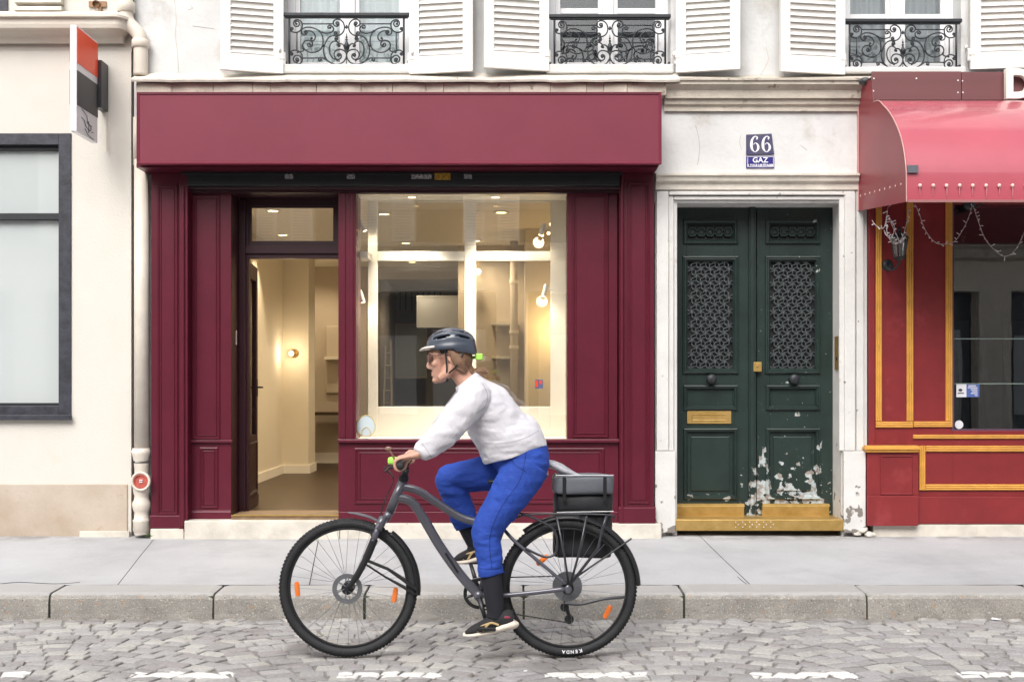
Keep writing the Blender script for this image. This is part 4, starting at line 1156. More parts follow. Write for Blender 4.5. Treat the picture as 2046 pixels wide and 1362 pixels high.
ip = thing('heating_pipe', 'pale vertical pipe with collars on the brown wall behind the right half of the window', 'pipe', P(1027, 900, 12.9))  # solid pipe built in place of a reflection in the glass
mb = MB(); mb.tube([P(1027, 400, 12.9), P(1027, 960, 12.9)], .045, 14); mb.build('pipe_tube', M['inwall2'], ip, smooth=True)
mb = MB()
for py in (560, 660, 690): mb.tube([P(1027, py, 12.9), P(1027, py + 6, 12.9)], .056, 14)
mb.build('pipe_collar', M['inwall'], ip)
for (a, b, c, d, Y, lb) in ((834, 592, 926, 653, 15.2, 'white paper sheet hung behind the left half of the window, the upper one'), (791, 648, 852, 754, 18.9, 'pale grey board behind the left half of the window, below a white sheet')):  # two pale flat panels, one nearer than the other
    t = thing('notice_board', lb, 'board', P((a + c) / 2, d, Y))
    mb = MB(); mb.pb(a, b, c, d, Y, Y + .015); mb.build('board_panel', M['paper'] if Y < 16 else mat('grey_board', (0.34, .36, .35), .7), t)
    mb = MB(); ring_box(mb, X(a, Y) - .01, X(c, Y) + .01, Z(d, Y) - .01, Z(b, Y) + .01, .02, Y - .006, Y + .012); mb.build('board_edge', M['inwall2'] if Y > 16 else M['paper'], t)
t = thing('barred_window', 'small high window with vertical bars at the far end of the back room', 'window', P(835, 620, 19.3))
mb = MB(); mb.pb(784, 585, 884, 618, 19.36, 19.39); mb.build('pane', mat('dim_pane', (0.3, .32, .33), .4), t)
mb = MB()
for k in range(9): mb.tube([P(788 + k * 11.5, 583, 19.3), P(788 + k * 11.5, 620, 19.3)], .01, 6)
mb.build('bars', M['black'], t)
t = thing('stepladder', 'aluminium stepladder leaning in the dim back room at the left of the window', 'ladder', P(775, 815, 14.5))
mb = MB(); mb.tube([P(766, 840, 14.5), P(771, 690, 14.7)], .012, 8); mb.tube([P(783, 840, 14.5), P(781, 680, 14.7)], .016, 8); mb.build('ladder_rail', M['indark'], t)
mb = MB()
for py in (705, 730, 755, 780, 805): mb.tube([P(770, py, 14.6), P(782, py, 14.6)], .01, 8)
mb.build('ladder_rung', M['indark'], t)
t = thing('price_sticker', 'small red and blue sticker on the inner pane at lower right of the shop window', 'sticker', P(1077, 767, 9.6))
mb = MB(); mb.pb(1069, 758, 1085, 776, 9.605, 9.612); mb.build('sticker_base', M['blue'], t)
mb = MB(); mb.pb(1070, 760, 1075, 773, 9.603, 9.605); mb.pb(1078, 760, 1083, 767, 9.603, 9.605); mb.build('sticker_print', M['signr'], t)

# ------------------------------------------------------------------ green entrance door
D = 9.40
door = thing('entrance_door', 'dark green double door with iron grilles, brass plates and peeling paint at the foot', 'door', P(1508, 1036, D))
def greenmat():
    m = mat('peeling_green_paint', (0.017, 0.031, 0.027), 0.35, var=0.25, vscale=6, bump=0.1, bscale=60)
    t = m.node_tree; N, L = t.nodes, t.links
    bs = N['Principled BSDF']; old = bs.inputs['Base Color'].links[0].from_socket
    g = N.new('ShaderNodeNewGeometry'); s3 = N.new('ShaderNodeSeparateXYZ'); L.new(g.outputs['Position'], s3.inputs[0])
    nn = N.new('ShaderNodeTexNoise'); nn.inputs['Scale'].default_value = 12; nn.inputs['Detail'].default_value = 6; nn.inputs['Roughness'].default_value = .5
    L.new(g.outputs['Position'], nn.inputs['Vector'])
    def mr(v, a, b, c, d):
        r = N.new('ShaderNodeMapRange'); r.interpolation_type = 'SMOOTHSTEP'
        for i, q in enumerate((a, b, c, d)): r.inputs[i + 1].default_value = q
        L.new(v, r.inputs[0]); return r.outputs[0]
    def mth(op, a, b):
        x = N.new('ShaderNodeMath'); x.operation = op
        for i, v in enumerate((a, b)):
            if isinstance(v, (int, float)): x.inputs[i].default_value = v
            else: L.new(v, x.inputs[i])
        return x.outputs[0]
    zf = mr(s3.outputs[2], 1.15, .40, 0, .25)
    xc = X(1513, D)
    xf = mr(s3.outputs[0], X(1484, D), X(1500, D), -.17, 0)
    xg = mr(s3.outputs[0], X(1648, D), X(1640, D), -.16, 0)
    tot = mth('ADD', mth('ADD', mth('ADD', nn.outputs['Fac'], zf), xf), xg)
    f = mr(tot, .705, .715, 0, 1)
    # tiny chips
    n2 = N.new('ShaderNodeTexNoise'); n2.inputs['Scale'].default_value = 42; n2.inputs['Detail'].default_value = 3; L.new(g.outputs['Position'], n2.inputs['Vector'])
    f2 = mr(mth('ADD', mth('ADD', n2.outputs['Fac'], mth('MULTIPLY', zf, .25)), mth('MULTIPLY', xf, .4)), .725, .735, 0, 1)
    ff = mth('MAXIMUM', f, f2)
    cr = N.new('ShaderNodeTexNoise'); cr.inputs['Scale'].default_value = 25; L.new(g.outputs['Position'], cr.inputs['Vector'])
    c2 = N.new('ShaderNodeMix'); c2.data_type = 'RGBA'; c2.inputs[6].default_value = (.42, .47, .48, 1); c2.inputs[7].default_value = (.28, .24, .21, 1)
    L.new(mr(cr.outputs['Fac'], .45, .6, 0, 1), c2.inputs[0])
    mx = N.new('ShaderNodeMix'); mx.data_type = 'RGBA'; L.new(ff, mx.inputs[0]); L.new(old, mx.inputs[6]); L.new(c2.outputs[2], mx.inputs[7])
    L.new(mx.outputs[2], bs.inputs['Base Color'])
    return m
GP = greenmat()
def leaf(px0, px1, gx0, gx1):
    "one door leaf: stiles and rails round recessed fields"
    mb = MB()
    Yb = D + .05
    x0, x1, a, b = X(px0, D), X(px1, D), X(gx0, D), X(gx1, D)
    zz = [Z(v, D) for v in (412, 446, 480, 520, 738, 776, 812, 862, 990, 1035)]
    mb.box(x0, a, D, Yb, zz[9], zz[0]); mb.box(b, x1, D, Yb, zz[9], zz[0])
    for t_, u in ((0, 1), (2, 3), (4, 5), (6, 7), (8, 9)): mb.box(a, b, D + .0, Yb, zz[u], zz[t_])
    lf = mb.build('door_leaf', GP, door, bevel=.003)
    mb = MB()
    for t_, u in ((5, 6), (7, 8)): mb.box(a, b, D + .018, D + .04, zz[u], zz[t_])
    # raised centre of the bottom panel
    mb.box(a + .035, b - .035, D + .006, D + .018, zz[8] + .04, zz[7] - .04)
    mb.box(a, b, D + .018, D + .04, zz[2], zz[1]) if False else None
    mb.build('panel', GP, lf, bevel=.006)
    mb = MB()
    e = .016
    for t_, u, q in ((1, 2, .032), (3, 4, .036), (5, 6, .03), (7, 8, .03)):
        frame(mb, a - q, b + q, zz[u] - q, zz[t_] + q, D - .0005, q + .004, .022)
        frame(mb, a - .001, b + .001, zz[u] - .001, zz[t_] + .001, D + .012, .012, .006)
    mb.build('moulding', GP, lf)
    # carved top panel: a row of rings
    mb = MB()
    kb = MB(); kb.box(a, b, D + .032, D + .036, zz[2], zz[1]); kb.build('vent_backing', M['black'], lf)  # black sheet stands in for the darkness inside the vent holes
    mb.prism([(a + w0, D + .022, zz[2] + .001) for w0 in (0,)] + [(b, D + .022, zz[2] + .001), (b, D + .022, zz[2] + .012), (a, D + .022, zz[2] + .012)], (0, .008, 0))
    n = 5; w = (b - a) / (n + .35)
    for i in range(n):
        cx = a + w * (i + .68)
        cz_ = (zz[1] + zz[2]) / 2
        mb.torus((cx, D + .018, cz_), w * .50, .013, 'y', 6, 6)
        mb.lathe((cx, D + .016, cz_), [(0, 0), (w * .26, 0), (w * .30, .01)], 'y', 12)
        for k in range(6):
            an = math.pi / 3 * k
            mb.tube([(cx, D + .02, cz_), (cx + w * .5 * math.cos(an), D + .02, cz_ + w * .5 * math.sin(an))], .003, 5)
    ring_box(mb, a + .001, b - .001, zz[2], zz[1], .008, D + .010, D + .028)
    mb.build('carved_vent', M['green'], lf)
    # dark behind the grille
    mb = MB(); mb.box(a - .002, b + .002, D + .045, D + .049, zz[4] - .002, zz[3] + .002); mb.build('grille_backing', M['black'], lf)
    # grille of six-pointed stars on a triangular lattice
    mb = MB()
    cols = 5; w = (b - a) / (cols + .1); hh = w * .765
    rows = int((zz[3] - zz[4]) / hh) + 1
    for r_ in range(rows + 1):
        for i in range(-1, cols + 1):
            cx = a + w * (i + .55 + (.5 if r_ % 2 else 0)); cz_ = zz[4] + hh * (r_ + .15)
            if cx < a + .004 or cx > b - .004 or cz_ > zz[3] - .006: continue
            Yg = D + .022
            mb.ell((cx, Yg - .003, cz_), .0075, .006, .0075, n=6, m=4)
            for k in range(6):
                an = math.pi / 3 * k + math.pi / 6
                r1 = w * .50
                pts = []
                for s_ in range(4):
                    q = s_ / 3
                    bend = .22 * math.sin(q * math.pi)
                    xx = cx + r1 * q * math.cos(an + bend); z_ = cz_ + r1 * q * math.sin(an + bend)
                    pts.append((min(max(xx, a), b), Yg - .004 * math.sin(q * math.pi), min(max(z_, zz[4]), zz[3])))
                mb.tube(pts, [.006, .005, .0042, .0055], 5, cap=False)
            mb.torus((cx, Yg, cz_), w * .26, .0027, 'y', 8, 4)
    mb.build('grille', M['grille'], lf)
    # knob
    kx = (gx0 + gx1) / 2
    mb = MB(); mb.lathe(P(kx, 757, D), [(.035, 0), (.037, -.008), (.018, -.014), (.016, -.03), (.036, -.042), (.042, -.056), (.034, -.072), (.012, -.078), (.0, -.078)], 'y', 20); mb.build('door_knob', M['iron'], lf, smooth=True)
    return lf
l1 = leaf(1352, 1496, 1372, 1467)
l2 = leaf(1512, 1664, 1537, 1631)
mb = MB(); mb.pb(1497, 413, 1511, 1035, D - .03, D + .04); mb.pb(1500, 413, 1508, 1035, D - .042, D - .03); mb.build('astragal', GP, door, bevel=.005)
mb = MB(); mb.pb(1506, 723, 1522, 742, D - .05, D + .0); mb.pb(1511, 727, 1517, 733, D - .056, D - .05); mb.build('door_lock', M['brass'], door, bevel=.002)
mb = MB(); mb.pb(1373, 821, 1461, 846, D - .012, D - .001); pframe(mb, 1382, 827, 1452, 840, D - .0125, .008, .004); mb.build('letter_slot', M['brass'], l1, bevel=.002)
for a, b, l in ((1351, 1487, l1), (1523, 1657, l2)):
    mb = MB(); yk = D - .03
    mb.pb(a, 1010, b, 1031, yk, D - .001); mb.prism([(X(a, D), D - .001, Z(1005, D)), (X(a, D), D - .03, Z(1011, D)), (X(a, D), D - .001, Z(1011, D))], (X(b, D) - X(a, D), 0, 0))
    mb.build('kick_plate', M['brass'], l, bevel=.003)
stp = MB(); stp.pb(1350, 1037, 1685, 1060, 9.11, D + .1); sp_o = stp.build('doorstep', M['brass'], apt, bevel=.006)
mb = MB()
for k in range(6):
    for j in range(3): disc(mb, 1470 + k * 14 + (j % 2) * 5, 1042 + j * 5, 9.108, .004, n=8)
mb.build('stud', M['letter'], sp_o)
mb = MB(); mb.box(X(1352, D), X(1664, D), D + .08, D + .1, .3, Z(405)); mb.build('dark_hallway', M['black'], door)
ic = thing('intercom_panel', 'narrow brass intercom panel on the white stone right of the green door', 'intercom', P(1672, 738, 9.12))
xr = X(1664, D)
mb = MB(); mb.box(xr - .012, xr - .0005, 9.17, 9.31, Z(738, 9.2), Z(671, 9.2)); mb.build('plate', M['brass'], ic, bevel=.004)
mb = MB(); mb.lathe((xr - .012, 9.24, Z(716, 9.2)), [(0, -.004), (.014, -.004), (.014, 0)], 'x', 12); mb.build('button', M['black'], ic)

# number plate and gas plate
pl = thing('house_number_plate', 'blue enamel plate with white 66 above the green door', 'number plate', P(1518, 309, W - .02))
mb = MB(); mb.prism([P(1491, 269, W - .012), P(1542, 267, W - .012), P(1547, 308, W - .012), P(1491, 309, W - .012)], (0, .012, 0)); mb.build('plate', M['enamelg'], pl, bevel=.002)
def six(mb, cx, cy, w, h, Y):
    "a fat didone 6 drawn as a swelling stroke"
    pts = [(.78, .20, .085), (.70, .16, .10), (.80, .10, .07), (.62, .02, .045), (.42, .06, .07), (.22, .24, .12), (.15, .50, .15), (.20, .78, .125), (.42, .965, .05), (.62, .97, .05), (.84, .82, .12), (.86, .62, .12), (.70, .46, .06), (.52, .44, .035), (.36, .54, .03)]
    cs = catmull([(a, b, c) for a, b, c in pts], 6)
    for i in range(len(cs) - 1):
        a, b = cs[i], cs[i + 1]
        mb.tube([P(cx + (a.x - .5) * w, cy + (a.y - .5) * h, Y), P(cx + (b.x - .5) * w, cy + (b.y - .5) * h, Y)], [max(a.z, .02) * w * W / F * .95, max(b.z, .02) * w * W / F * .95], 8, flat=.12)
mb = MB(); six(mb, 1508, 288, 19, 32, W - .0135); six(mb, 1531, 288, 19, 32, W - .0135); mb.build('number_66', M['letter'], pl)
gz = thing('gas_plate', 'small blue enamel plate reading GAZ under the number 66', 'sign', P(1518, 336, W - .02))
mb = MB(); mb.pb(1491, 312, 1547, 336, W - .010, W - .0005); mb.build('plate', M['enamel'], gz, bevel=.002)
mb = MB(); text(mb, 'GAZ', .058, P(1519, 320.3, W - .0125), (1, 0, 0), (0, 0, 1), .001, .0012, spacing=1.05)
text(mb, 'A TOUS LES ÉTAGES', .0235, P(1519, 330.5, W - .0125), (1, 0, 0), (0, 0, 1), .001, .0008, spacing=.98)
ring_box(mb, X(1493), X(1545), Z(334.5), Z(313.5), .003, W - .0125, W - .0102)
mb.build('lettering', M['letter'], gz)

# ------------------------------------------------------------------ red restaurant front
rst = thing('restaurant_front', 'red wooden restaurant front with ochre mouldings and a dark window', 'shopfront', (X(1850), W, ZW))
mb = MB(); mb.pb(1736, 395, 1904, 1046, W - .01, W + .2); mb.pb(1904, 860, 2700, 1046, W - .01, W + .2); mb.pb(1904, 395, 2700, 408, W + .03, W + .2); mb.pb(1736, 400, 1748, 890, W - .03, W - .011); mb.build('wood_panelling', M['red'], rst, bevel=.003)
mb = MB(); mb.pb(1733, 892, 1835, 1047, W - .07, W - .011); mb.pb(1733, 990, 1835, 1050, W - .085, W - .071); ring_box(mb, X(1753), X(1820), Z(986), Z(908), .012, W - .078, W - .071); mb.build('pilaster_base', M['red'], rst, bevel=.005)
mb = MB(); mb.pb(1825, 992, 2700, 1046, W - .035, W - .011); mb.build('plinth_board', M['red'], rst, bevel=.004)
def goldbar(mb, px0, py0, px1, py1, Y, vertical):
    "three-reeded moulding"
    x0, x1, z0, z1 = X(px0, Y), X(px1, Y), Z(py1, Y), Z(py0, Y)
    mb.box(x0, x1, Y, Y + .012, z0, z1)
    if vertical:
        w = (x1 - x0)
        for t_, r in ((.18, .14), (.5, .17), (.82, .14)): mb.tube([(x0 + w * t_, Y, z0 + .002), (x0 + w * t_, Y, z1 - .002)], w * r, 8)
    else:
        w = (z1 - z0)
        for t_, r in ((.18, .14), (.5, .17), (.82, .14)): mb.tube([(x0 + .002, Y, z0 + w * t_), (x1 - .002, Y, z0 + w * t_)], w * r, 8)
for args in ((1750, 400, 1762, 841, 1), (1812, 400, 1825, 841, 1), (1890, 400, 1903, 841, 1), (1750, 842, 1824, 854, 0), (1825.5, 841.5, 1903, 853, 0), (1825, 868, 2700, 876, 0), (1837, 890, 1849, 979, 1), (1849.5, 890, 2700, 902, 0), (1849.5, 967, 2700, 979, 0)):
    mb = MB(); goldbar(mb, *args[:4], W - .024, args[4]); mb.build('ochre_moulding', M['gold'], rst)
mb = MB(); mb.pb(1731, 890, 1836, 903, W - .095, W - .02); mb.pb(1729, 893, 1838, 898, W - .11, W - .02); mb.build('base_cap', M['gold'], rst, bevel=.003)
mb = MB(); mb.pb(1745, 1047, 2700, 1090, W - .03, W + .2); mb.build('stone_base', M['ledge2'], rst, bevel=.006)
gx = X(1905)
mb = MB(); mb.box(gx, 6.5, W + .06, W + .066, Z(858), Z(408)); mb.build('window_glass', M['glassd'], rst)
mb = MB(); mb.box(gx - .02, gx, W - .012, W + .1, Z(860), Z(404)); mb.box(gx, 6.5, W - .005, W + .1, Z(860), Z(857)); mb.build('window_frame', mat('purple_grey_frame', (.10, .05, .09), .5), rst)
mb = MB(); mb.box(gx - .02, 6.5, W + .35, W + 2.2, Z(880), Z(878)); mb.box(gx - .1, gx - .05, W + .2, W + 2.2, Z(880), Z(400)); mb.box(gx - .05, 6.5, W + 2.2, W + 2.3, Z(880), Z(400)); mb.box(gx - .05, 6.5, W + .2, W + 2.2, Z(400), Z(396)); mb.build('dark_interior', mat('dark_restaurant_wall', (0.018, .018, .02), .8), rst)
mb = MB()
for py in (676, 766): mb.box(gx, 6.5, W + .045, W + .058, Z(py + 1), Z(py - .6))
mb.build('glazing_line', mat('pale_green_line', (.25, .32, .29), .4), rst)
# slatted blind behind glass, leaning
mb = MB()
for k in range(8):
    mb.prism([P(1905 + k * 47, 600, 9.5), P(1913 + k * 47, 600, 9.5), P(1937 + k * 47, 858, 9.35), P(1924 + k * 47, 858, 9.35)], (0, .02, 0))
mb.build('leaning_slat', M['black'], rst)
mb = MB()
for k in range(6): mb.box(gx + .1 + k * .3, gx + .32 + k * .3, 10.4, 10.45, Z(870, 10.4), Z(640, 10.4))
mb.build('chair_stack', mat('dim_grey_upholstery', (.06, .065, .07), .8, var=.3, vscale=8), rst)
# stickers
t = thing('window_sticker', 'white and blue rectangular sticker on the dark restaurant window', 'sticker', P(1934, 794, 9.19))
mb = MB(); mb.pb(1911, 767, 1931, 793, 9.2, 9.204); mb.build('white_half', M['letter'], t)
mb = MB(); mb.pb(1931, 767, 1957, 793, 9.2, 9.204); mb.build('blue_half', M['blue'], t)
mb = MB(); mb.ell(P(1919, 779, 9.199), .016, .002, .012, n=10, m=6); mb.pb(1914, 784, 1926, 786, 9.198, 9.2); mb.build('dark_emblem', M['signb'], t)
mb = MB()
for k, (a, b) in enumerate(((1935, 1950), (1934, 1953), (1940, 1953), (1942, 1953), (1940, 1953), (1948, 1953))): mb.pb(a, 769.5 + k * 3.8, b, 771.3 + k * 3.8, 9.197, 9.2)
mb.build('printed_lines', M['letter'], t)
t = MB(); disc(t, 1916, 848, 9.2, .034, t=.003); tag(t.build('round_sticker', M['letter']), 'round plain white sticker at the lower left corner of the restaurant window', 'sticker')

# awning
xa = 2.753
awn = thing('awning', 'glossy red curved awning over the restaurant window', 'awning', (xa, W, 2.9))
xa1 = 6.6
def ap(px, py, Yx=None):
    "point in the plane x = xa"
    Y = xa * F / (px - VX)
    return (Y, Z(py, Y))
curve = [(8.75, 3.60), (8.62, 3.575)] + [ap(*q) for q in ((1768, 212), (1780, 226), (1790, 244), (1800, 268), (1807, 296), (1811, 325))] + [(8.02, Z(345, 8.02)), (8.015, Z(403, 8.015))]
cv = catmull([(0, a, b) for a, b in curve[:-1]], 5) + [Vector((0, curve[-1][0], curve[-1][1]))]
mb = MB()
nx = 40
prev = None
for i in range(nx + 1):
    xx = xa + (xa1 - xa) * i / nx
    ring = [mb.bm.verts.new((xx, p.y, p.z + .0015 * noise.noise((xx * 2, p.z, 4)))) for j, p in enumerate(cv)]
    if prev:
        for k in range(len(cv) - 1): mb.bm.faces.new((prev[k], ring[k], ring[k + 1], prev[k + 1]))
    prev = ring
cn = mb.build('canopy', M['awn'], awn, smooth=True)
sm = cn.modifiers.new('solid', 'SOLIDIFY'); sm.thickness = .004; sm.use_rim = False
mb = MB()
poly = [(xa - .004, p.y + .003, p.z) for p in cv] + [(xa - .004, W - .003, Z(422)), (xa - .004, W - .003, Z(165)), (xa - .004, 8.8, Z(160, 8.8))]
mb.prism(poly, (.004, 0, 0)); mb.build('side_panel', M['awns'], awn)
mb = MB(); mb.box(xa - .012, xa - .005, W - .03, W - .002, Z(422), Z(190)); mb.tube([(xa - .006, p.y, p.z) for p in cv], .0045, 6); mb.build('piping', mat('pale_awning_piping', (.55, .30, .28), .5), awn)
bm_ = mat('pinkish_bulb', (.75, .52, .46), .3)
for k in range(9):
    t_ = (k + .3) / 9; mb = MB()
    a, b = Vector((xa - .006, W - .04, Z(392, W - .04))), Vector((xa - .006, 8.05, Z(366, 8.05)))
    mb.ell(a.lerp(b, t_), .003, .009, .009, n=8, m=5); mb.build('small_bulb', bm_, awn, smooth=True)
k = 0
while True:
    px = 1839 + k * 26.4; xx = X(px, 8.0)
    if k > 18: break
    mb = MB(); mb.ell((xx, 8.006, Z(370.5, 8.0)), .013, .012, .014, n=10, m=6); mb.build('small_bulb', bm_, awn, smooth=True); k += 1
rr = random.Random(4); ds = mat('pale_drip_stain', (.50, .17, .20), .5)
for k in range(19):
    xx = X(1839 + k * 26.4 + rr.uniform(-1, 1), 8.0)
    mb = MB(); w_ = rr.uniform(.003, .006); zt_ = Z(374, 8.0); mb.prism([(xx - w_, 8.0035, zt_), (xx + w_, 8.0035, zt_), (xx + w_ * .4, 8.0065, zt_ - rr.uniform(.05, .085)), (xx - w_ * .4, 8.0065, zt_ - .05)], (0, .0015, 0)); mb.build('drip_stain', ds, awn)
mb = MB(); mb.pb(1814, 330, 1835, 345, 8.0, 8.012); mb.build('repair_patch', mat('grey_tape_patch', (.10, .11, .13), .5), awn)
mb = MB(); mb.pb(1814, 399, 2900, 404, 8.004, 8.02); mb.build('valance_bar', mat('grey_red_hem', (.30, .13, .13), .5), awn)
# board with letter
bd = thing('sign_board', 'brown red board with the cut letter D running above the red awning', 'sign', P(1900, 200, 8.78))
mb = MB(); mb.pb(1742, 143, 1920.5, 200, 8.78, 8.80); mb.pb(1922, 144, 2300, 200, 8.78, 8.80); mb.pb(2301, 144, 2900, 200, 8.78, 8.8); mb.build('board_panel', M['board'], bd, bevel=.002)
mb = MB()
for a, b in ((1746, 157), (1745, 182), (1831, 157), (1914, 161), (1923, 162), (1914, 185), (1924, 185)): disc(mb, a, b, 8.779, .006, n=8)
mb.build('screw', M['letter'], bd)
mb = MB(); mb.box(xa, 6.6, 8.81, W - .002, Z(158, 8.8), Z(152, 8.8)); mb.build('top_flashing', M['burgd'], bd)
mb = MB(); mb.ell(P(1728, 163, 8.95), .05, .05, .03, n=12, m=6); mb.build('rolled_fabric', M['awns'], bd, smooth=True) if False else mb.build('rolled_end', M['signb'], bd, smooth=True)
mb = MB(); text(mb, 'D', .30, P(2035, 171.5, 8.735), (1, 0, 0), (0, 0, 1), .022, .012)
mb.build('letter', mat('cream_letter_acrylic', (.78, .75, .68), .35), bd, bevel=.002)
# wall lanterns
def lantern(px, py, label):
    c = P(px, py, 8.98)
    t = thing('wall_lantern', label, 'lantern', c, 'wall lanterns on the restaurant front')
    def q(x, y): return c + Vector((x, 0, y))
    k = W / F
    mb = MB(); mb.lathe(c, [(.0, .19), (.018, .165), (.012, .15), (.05, .125), (.078, .10), (.08, .093), (.0, .093)], 'z', 6); mb.lathe(c, [(.0, -.085), (.02, -.08), (.045, -.06), (.048, -.052), (0, -.05)], 'z', 6); mb.build('lantern_cap', M['iron'], t)
    mb = MB(); mb.lathe(c, [(.042, -.05), (.064, .093)], 'z', 6); mb.build('lantern_glass', glass('milky_glass', .1, film='#b9bdb8', filmf=.45), t)
    mb = MB()
    for i in range(6):
        a = math.pi / 3 * i
        mb.tube([c + Vector((.043 * math.cos(a), .043 * math.sin(a), -.05)), c + Vector((.066 * math.cos(a), .066 * math.sin(a), .093))], .0045, 6)
    mb.build('lantern_bar', M['iron'], t)
    mb = MB(); pts = catmull([c + Vector((0, 0, -.08)), c + Vector((-.01, .01, -.12)), c + Vector((-.045, .04, -.15)), c + Vector((-.075, .08, -.12)), c + Vector((-.06, .12, -.08)), c + Vector((-.045, .155, -.10))], 6)
    mb.tube(pts, .008, 8); mb.lathe(c + Vector((-.04, .165, -.10)), [(.0, -.03), (.035, -.025), (.05, 0)], 'y', 16); mb.build('lantern_arm', M['iron'], t, smooth=True)
lantern(1797, 500, 'small black glazed lantern on the red panel between ochre mouldings')
lantern(1964, 375, 'black lantern half hidden behind the awning edge above the dark window')
# fairy lights: one strand per swag
def strand(pts, label, seed, n=None):
    rr = random.Random(seed)
    cs = catmull([P(a, b, Y) for a, b, Y in pts], 10)
    mb = MB(); mb.tube(cs, .0028, 5); 
    o = mb.build('fairy_light_string', mat('pale_wire', (.42, .38, .38), .6)); tag(o, label, 'fairy lights', 'fairy light strings under the red awning')
    mb = MB()
    d = 0
    for i in range(len(cs) - 1):
        seg = (cs[i + 1] - cs[i]).length
        d += seg
        while d > .034:
            d -= .034
            p = cs[i]; v = Vector((rr.uniform(-1, 1), rr.uniform(-1, .3), rr.uniform(-.8, .8))).normalized() * rr.uniform(.02, .036)
            mb.tube([p, p + v], [.0018, .0032], 5)
    mb.build('tiny_bulb', mat('clear_bulb', (.72, .70, .70), .3), o)
Yl = 8.6
strand([(1828, 408, Yl), (1836, 425, Yl), (1848, 458, Yl), (1866, 482, Yl), (1882, 488, Yl), (1906, 483, Yl), (1922, 462, Yl), (1934, 438, Yl), (1943, 410, Yl)], 'fairy light string in a deep swag left of the second lantern', 1)
strand([(1944, 410, Yl), (1954, 440, Yl), (1968, 476, Yl), (1988, 500, Yl), (2008, 512, Yl), (2028, 500, Yl), (2046, 465, Yl), (2060, 420, Yl)], 'fairy light string swagged across the dark window at the right edge', 2)
strand([(1742, 440, Yl), (1752, 452, Yl), (1766, 455, Yl), (1772, 430, Yl), (1774, 415, Yl), (1771, 450, Yl), (1776, 475, Yl), (1790, 488, 8.8), (1805, 470, Yl), (1812, 440, Yl), (1818, 410, Yl)], 'fairy light string bunched round the small lantern', 3)
strand([(1766, 460, Yl), (1780, 478, Yl), (1787, 452, Yl), (1776, 436, Yl), (1792, 470, Yl), (1800, 486, Yl), (1812, 466, Yl)], 'short tangled fairy light string resting on the lantern cap', 4)

# ------------------------------------------------------------------ downpipe
pipe = thing('downpipe', 'cream painted drainpipe with a round red cleanout cap in the gap between the two buildings', 'pipe', (X(283), W - .07, ZW))
def py_(py): return Z(py, W - .06)
Yp = W - .06
mb = MB(); mb.tube([P(283, 320, Yp), P(283, 905, Yp)], .057, 20); mb.build('lower_pipe', M['pipe'], pipe, smooth=True)
mb = MB(); pts = catmull([P(252, -60, Yp), P(252, 20, Yp), P(256, 45, Yp), P(276, 68, Yp), P(281, 92, Yp), P(281, 152, Yp)], 8); mb.tube(pts, .055, 20); mb.build('upper_pipe', M['pipe'], pipe, smooth=True)
for (px, a, b, r) in ((252, 5, 26, .070), (281, 80, 97, .069)): mb = MB(); mb.lathe(P(px, b, Yp), [(r - .01, 0), (r, .008), (r, (b - a) / 250 - .01), (r - .008, (b - a) / 250)], 'z', 24); mb.build('pipe_collar', M['pipe'], pipe, smooth=True)
mb = MB(); mb.lathe(P(282, 900, Yp), [(.057, -.08), (.064, -.05), (.072, -.02), (.074, 0), (.068, .005), (.066, .02), (.057, .022)], 'z', 24)
mb.build('pipe_collar', M['pipe'], pipe, smooth=True)
mb = MB(); mb.lathe(P(283, 1066, Yp), [(.058, 0), (.06, .02), (.066, .025), (.066, .10), (.07, .11), (.058, .12), (.056, .17), (.062, .185), (.072, .22), (.07, .25), (.058, .27), (.055, .30), (.064, .33), (.066, .37), (.058, .42), (.052, .46), (.055, .52), (.06, .56)], 'z', 24); mb.build('pipe_shoe', M['pipe'], pipe, smooth=True)
mb = MB(); mb.torus(P(281, 961, Yp - .075), .068, .010, 'y', 32, 8); mb.lathe(P(281, 961, Yp - .075), [(.068, .0), (.068, .05), (.055, .075)], 'y', 28); mb.build('cleanout_ring', M['pipe'], pipe, smooth=True)
mb = MB(); mb.lathe(P(281, 961, Yp - .075), [(.060, .0), (.050, -.004), (.044, .008), (.0, .008)], 'y', 28); cap = mb.build('cleanout_cap', M['capred'], pipe)
mb = MB()
for a in (45, 135, 225, 315): mb.ell(P(281, 961, Yp - .077) + Vector((.010 * math.cos(R(a)), .006, .010 * math.sin(R(a)))), .007, .004, .005, n=8, m=5)
mb.build('cap_rivet', M['letter'], cap)
mb = MB(); mb.box(X(262) + .002, X(300), W + .03, W + .1, 0, 8); mb.build('wall_gap', M['joint'], apt)
mb = MB()
mb.tube([P(271, 235, W - .02), P(271, 330, W - .02)], .02, 10); mb.build('side_pipe', M['pipe'], pipe, smooth=True)
# weed at the pipe foot
rr = random.Random(9)
mb = MB()
for i in range(70):
    c = P(302 + rr.gauss(0, 6), 1072 - abs(rr.gauss(0, 1.5)), W - .10)
    a = rr.uniform(0, 6.28); l = rr.uniform(.012, .03)
    d = Vector((math.cos(a), math.sin(a) * .6, rr.uniform(.2, 1.1))).normalized() * l
    s_ = d.cross(Vector((0, 1, .3))).normalized() * l * .3
    mb.quad([c, c + d * .5 + s_, c + d, c + d * .5 - s_])
w_ = mb.build('weed', M['leaf']); tag(w_, 'tiny green weed growing at the foot of the drainpipe', 'weed')
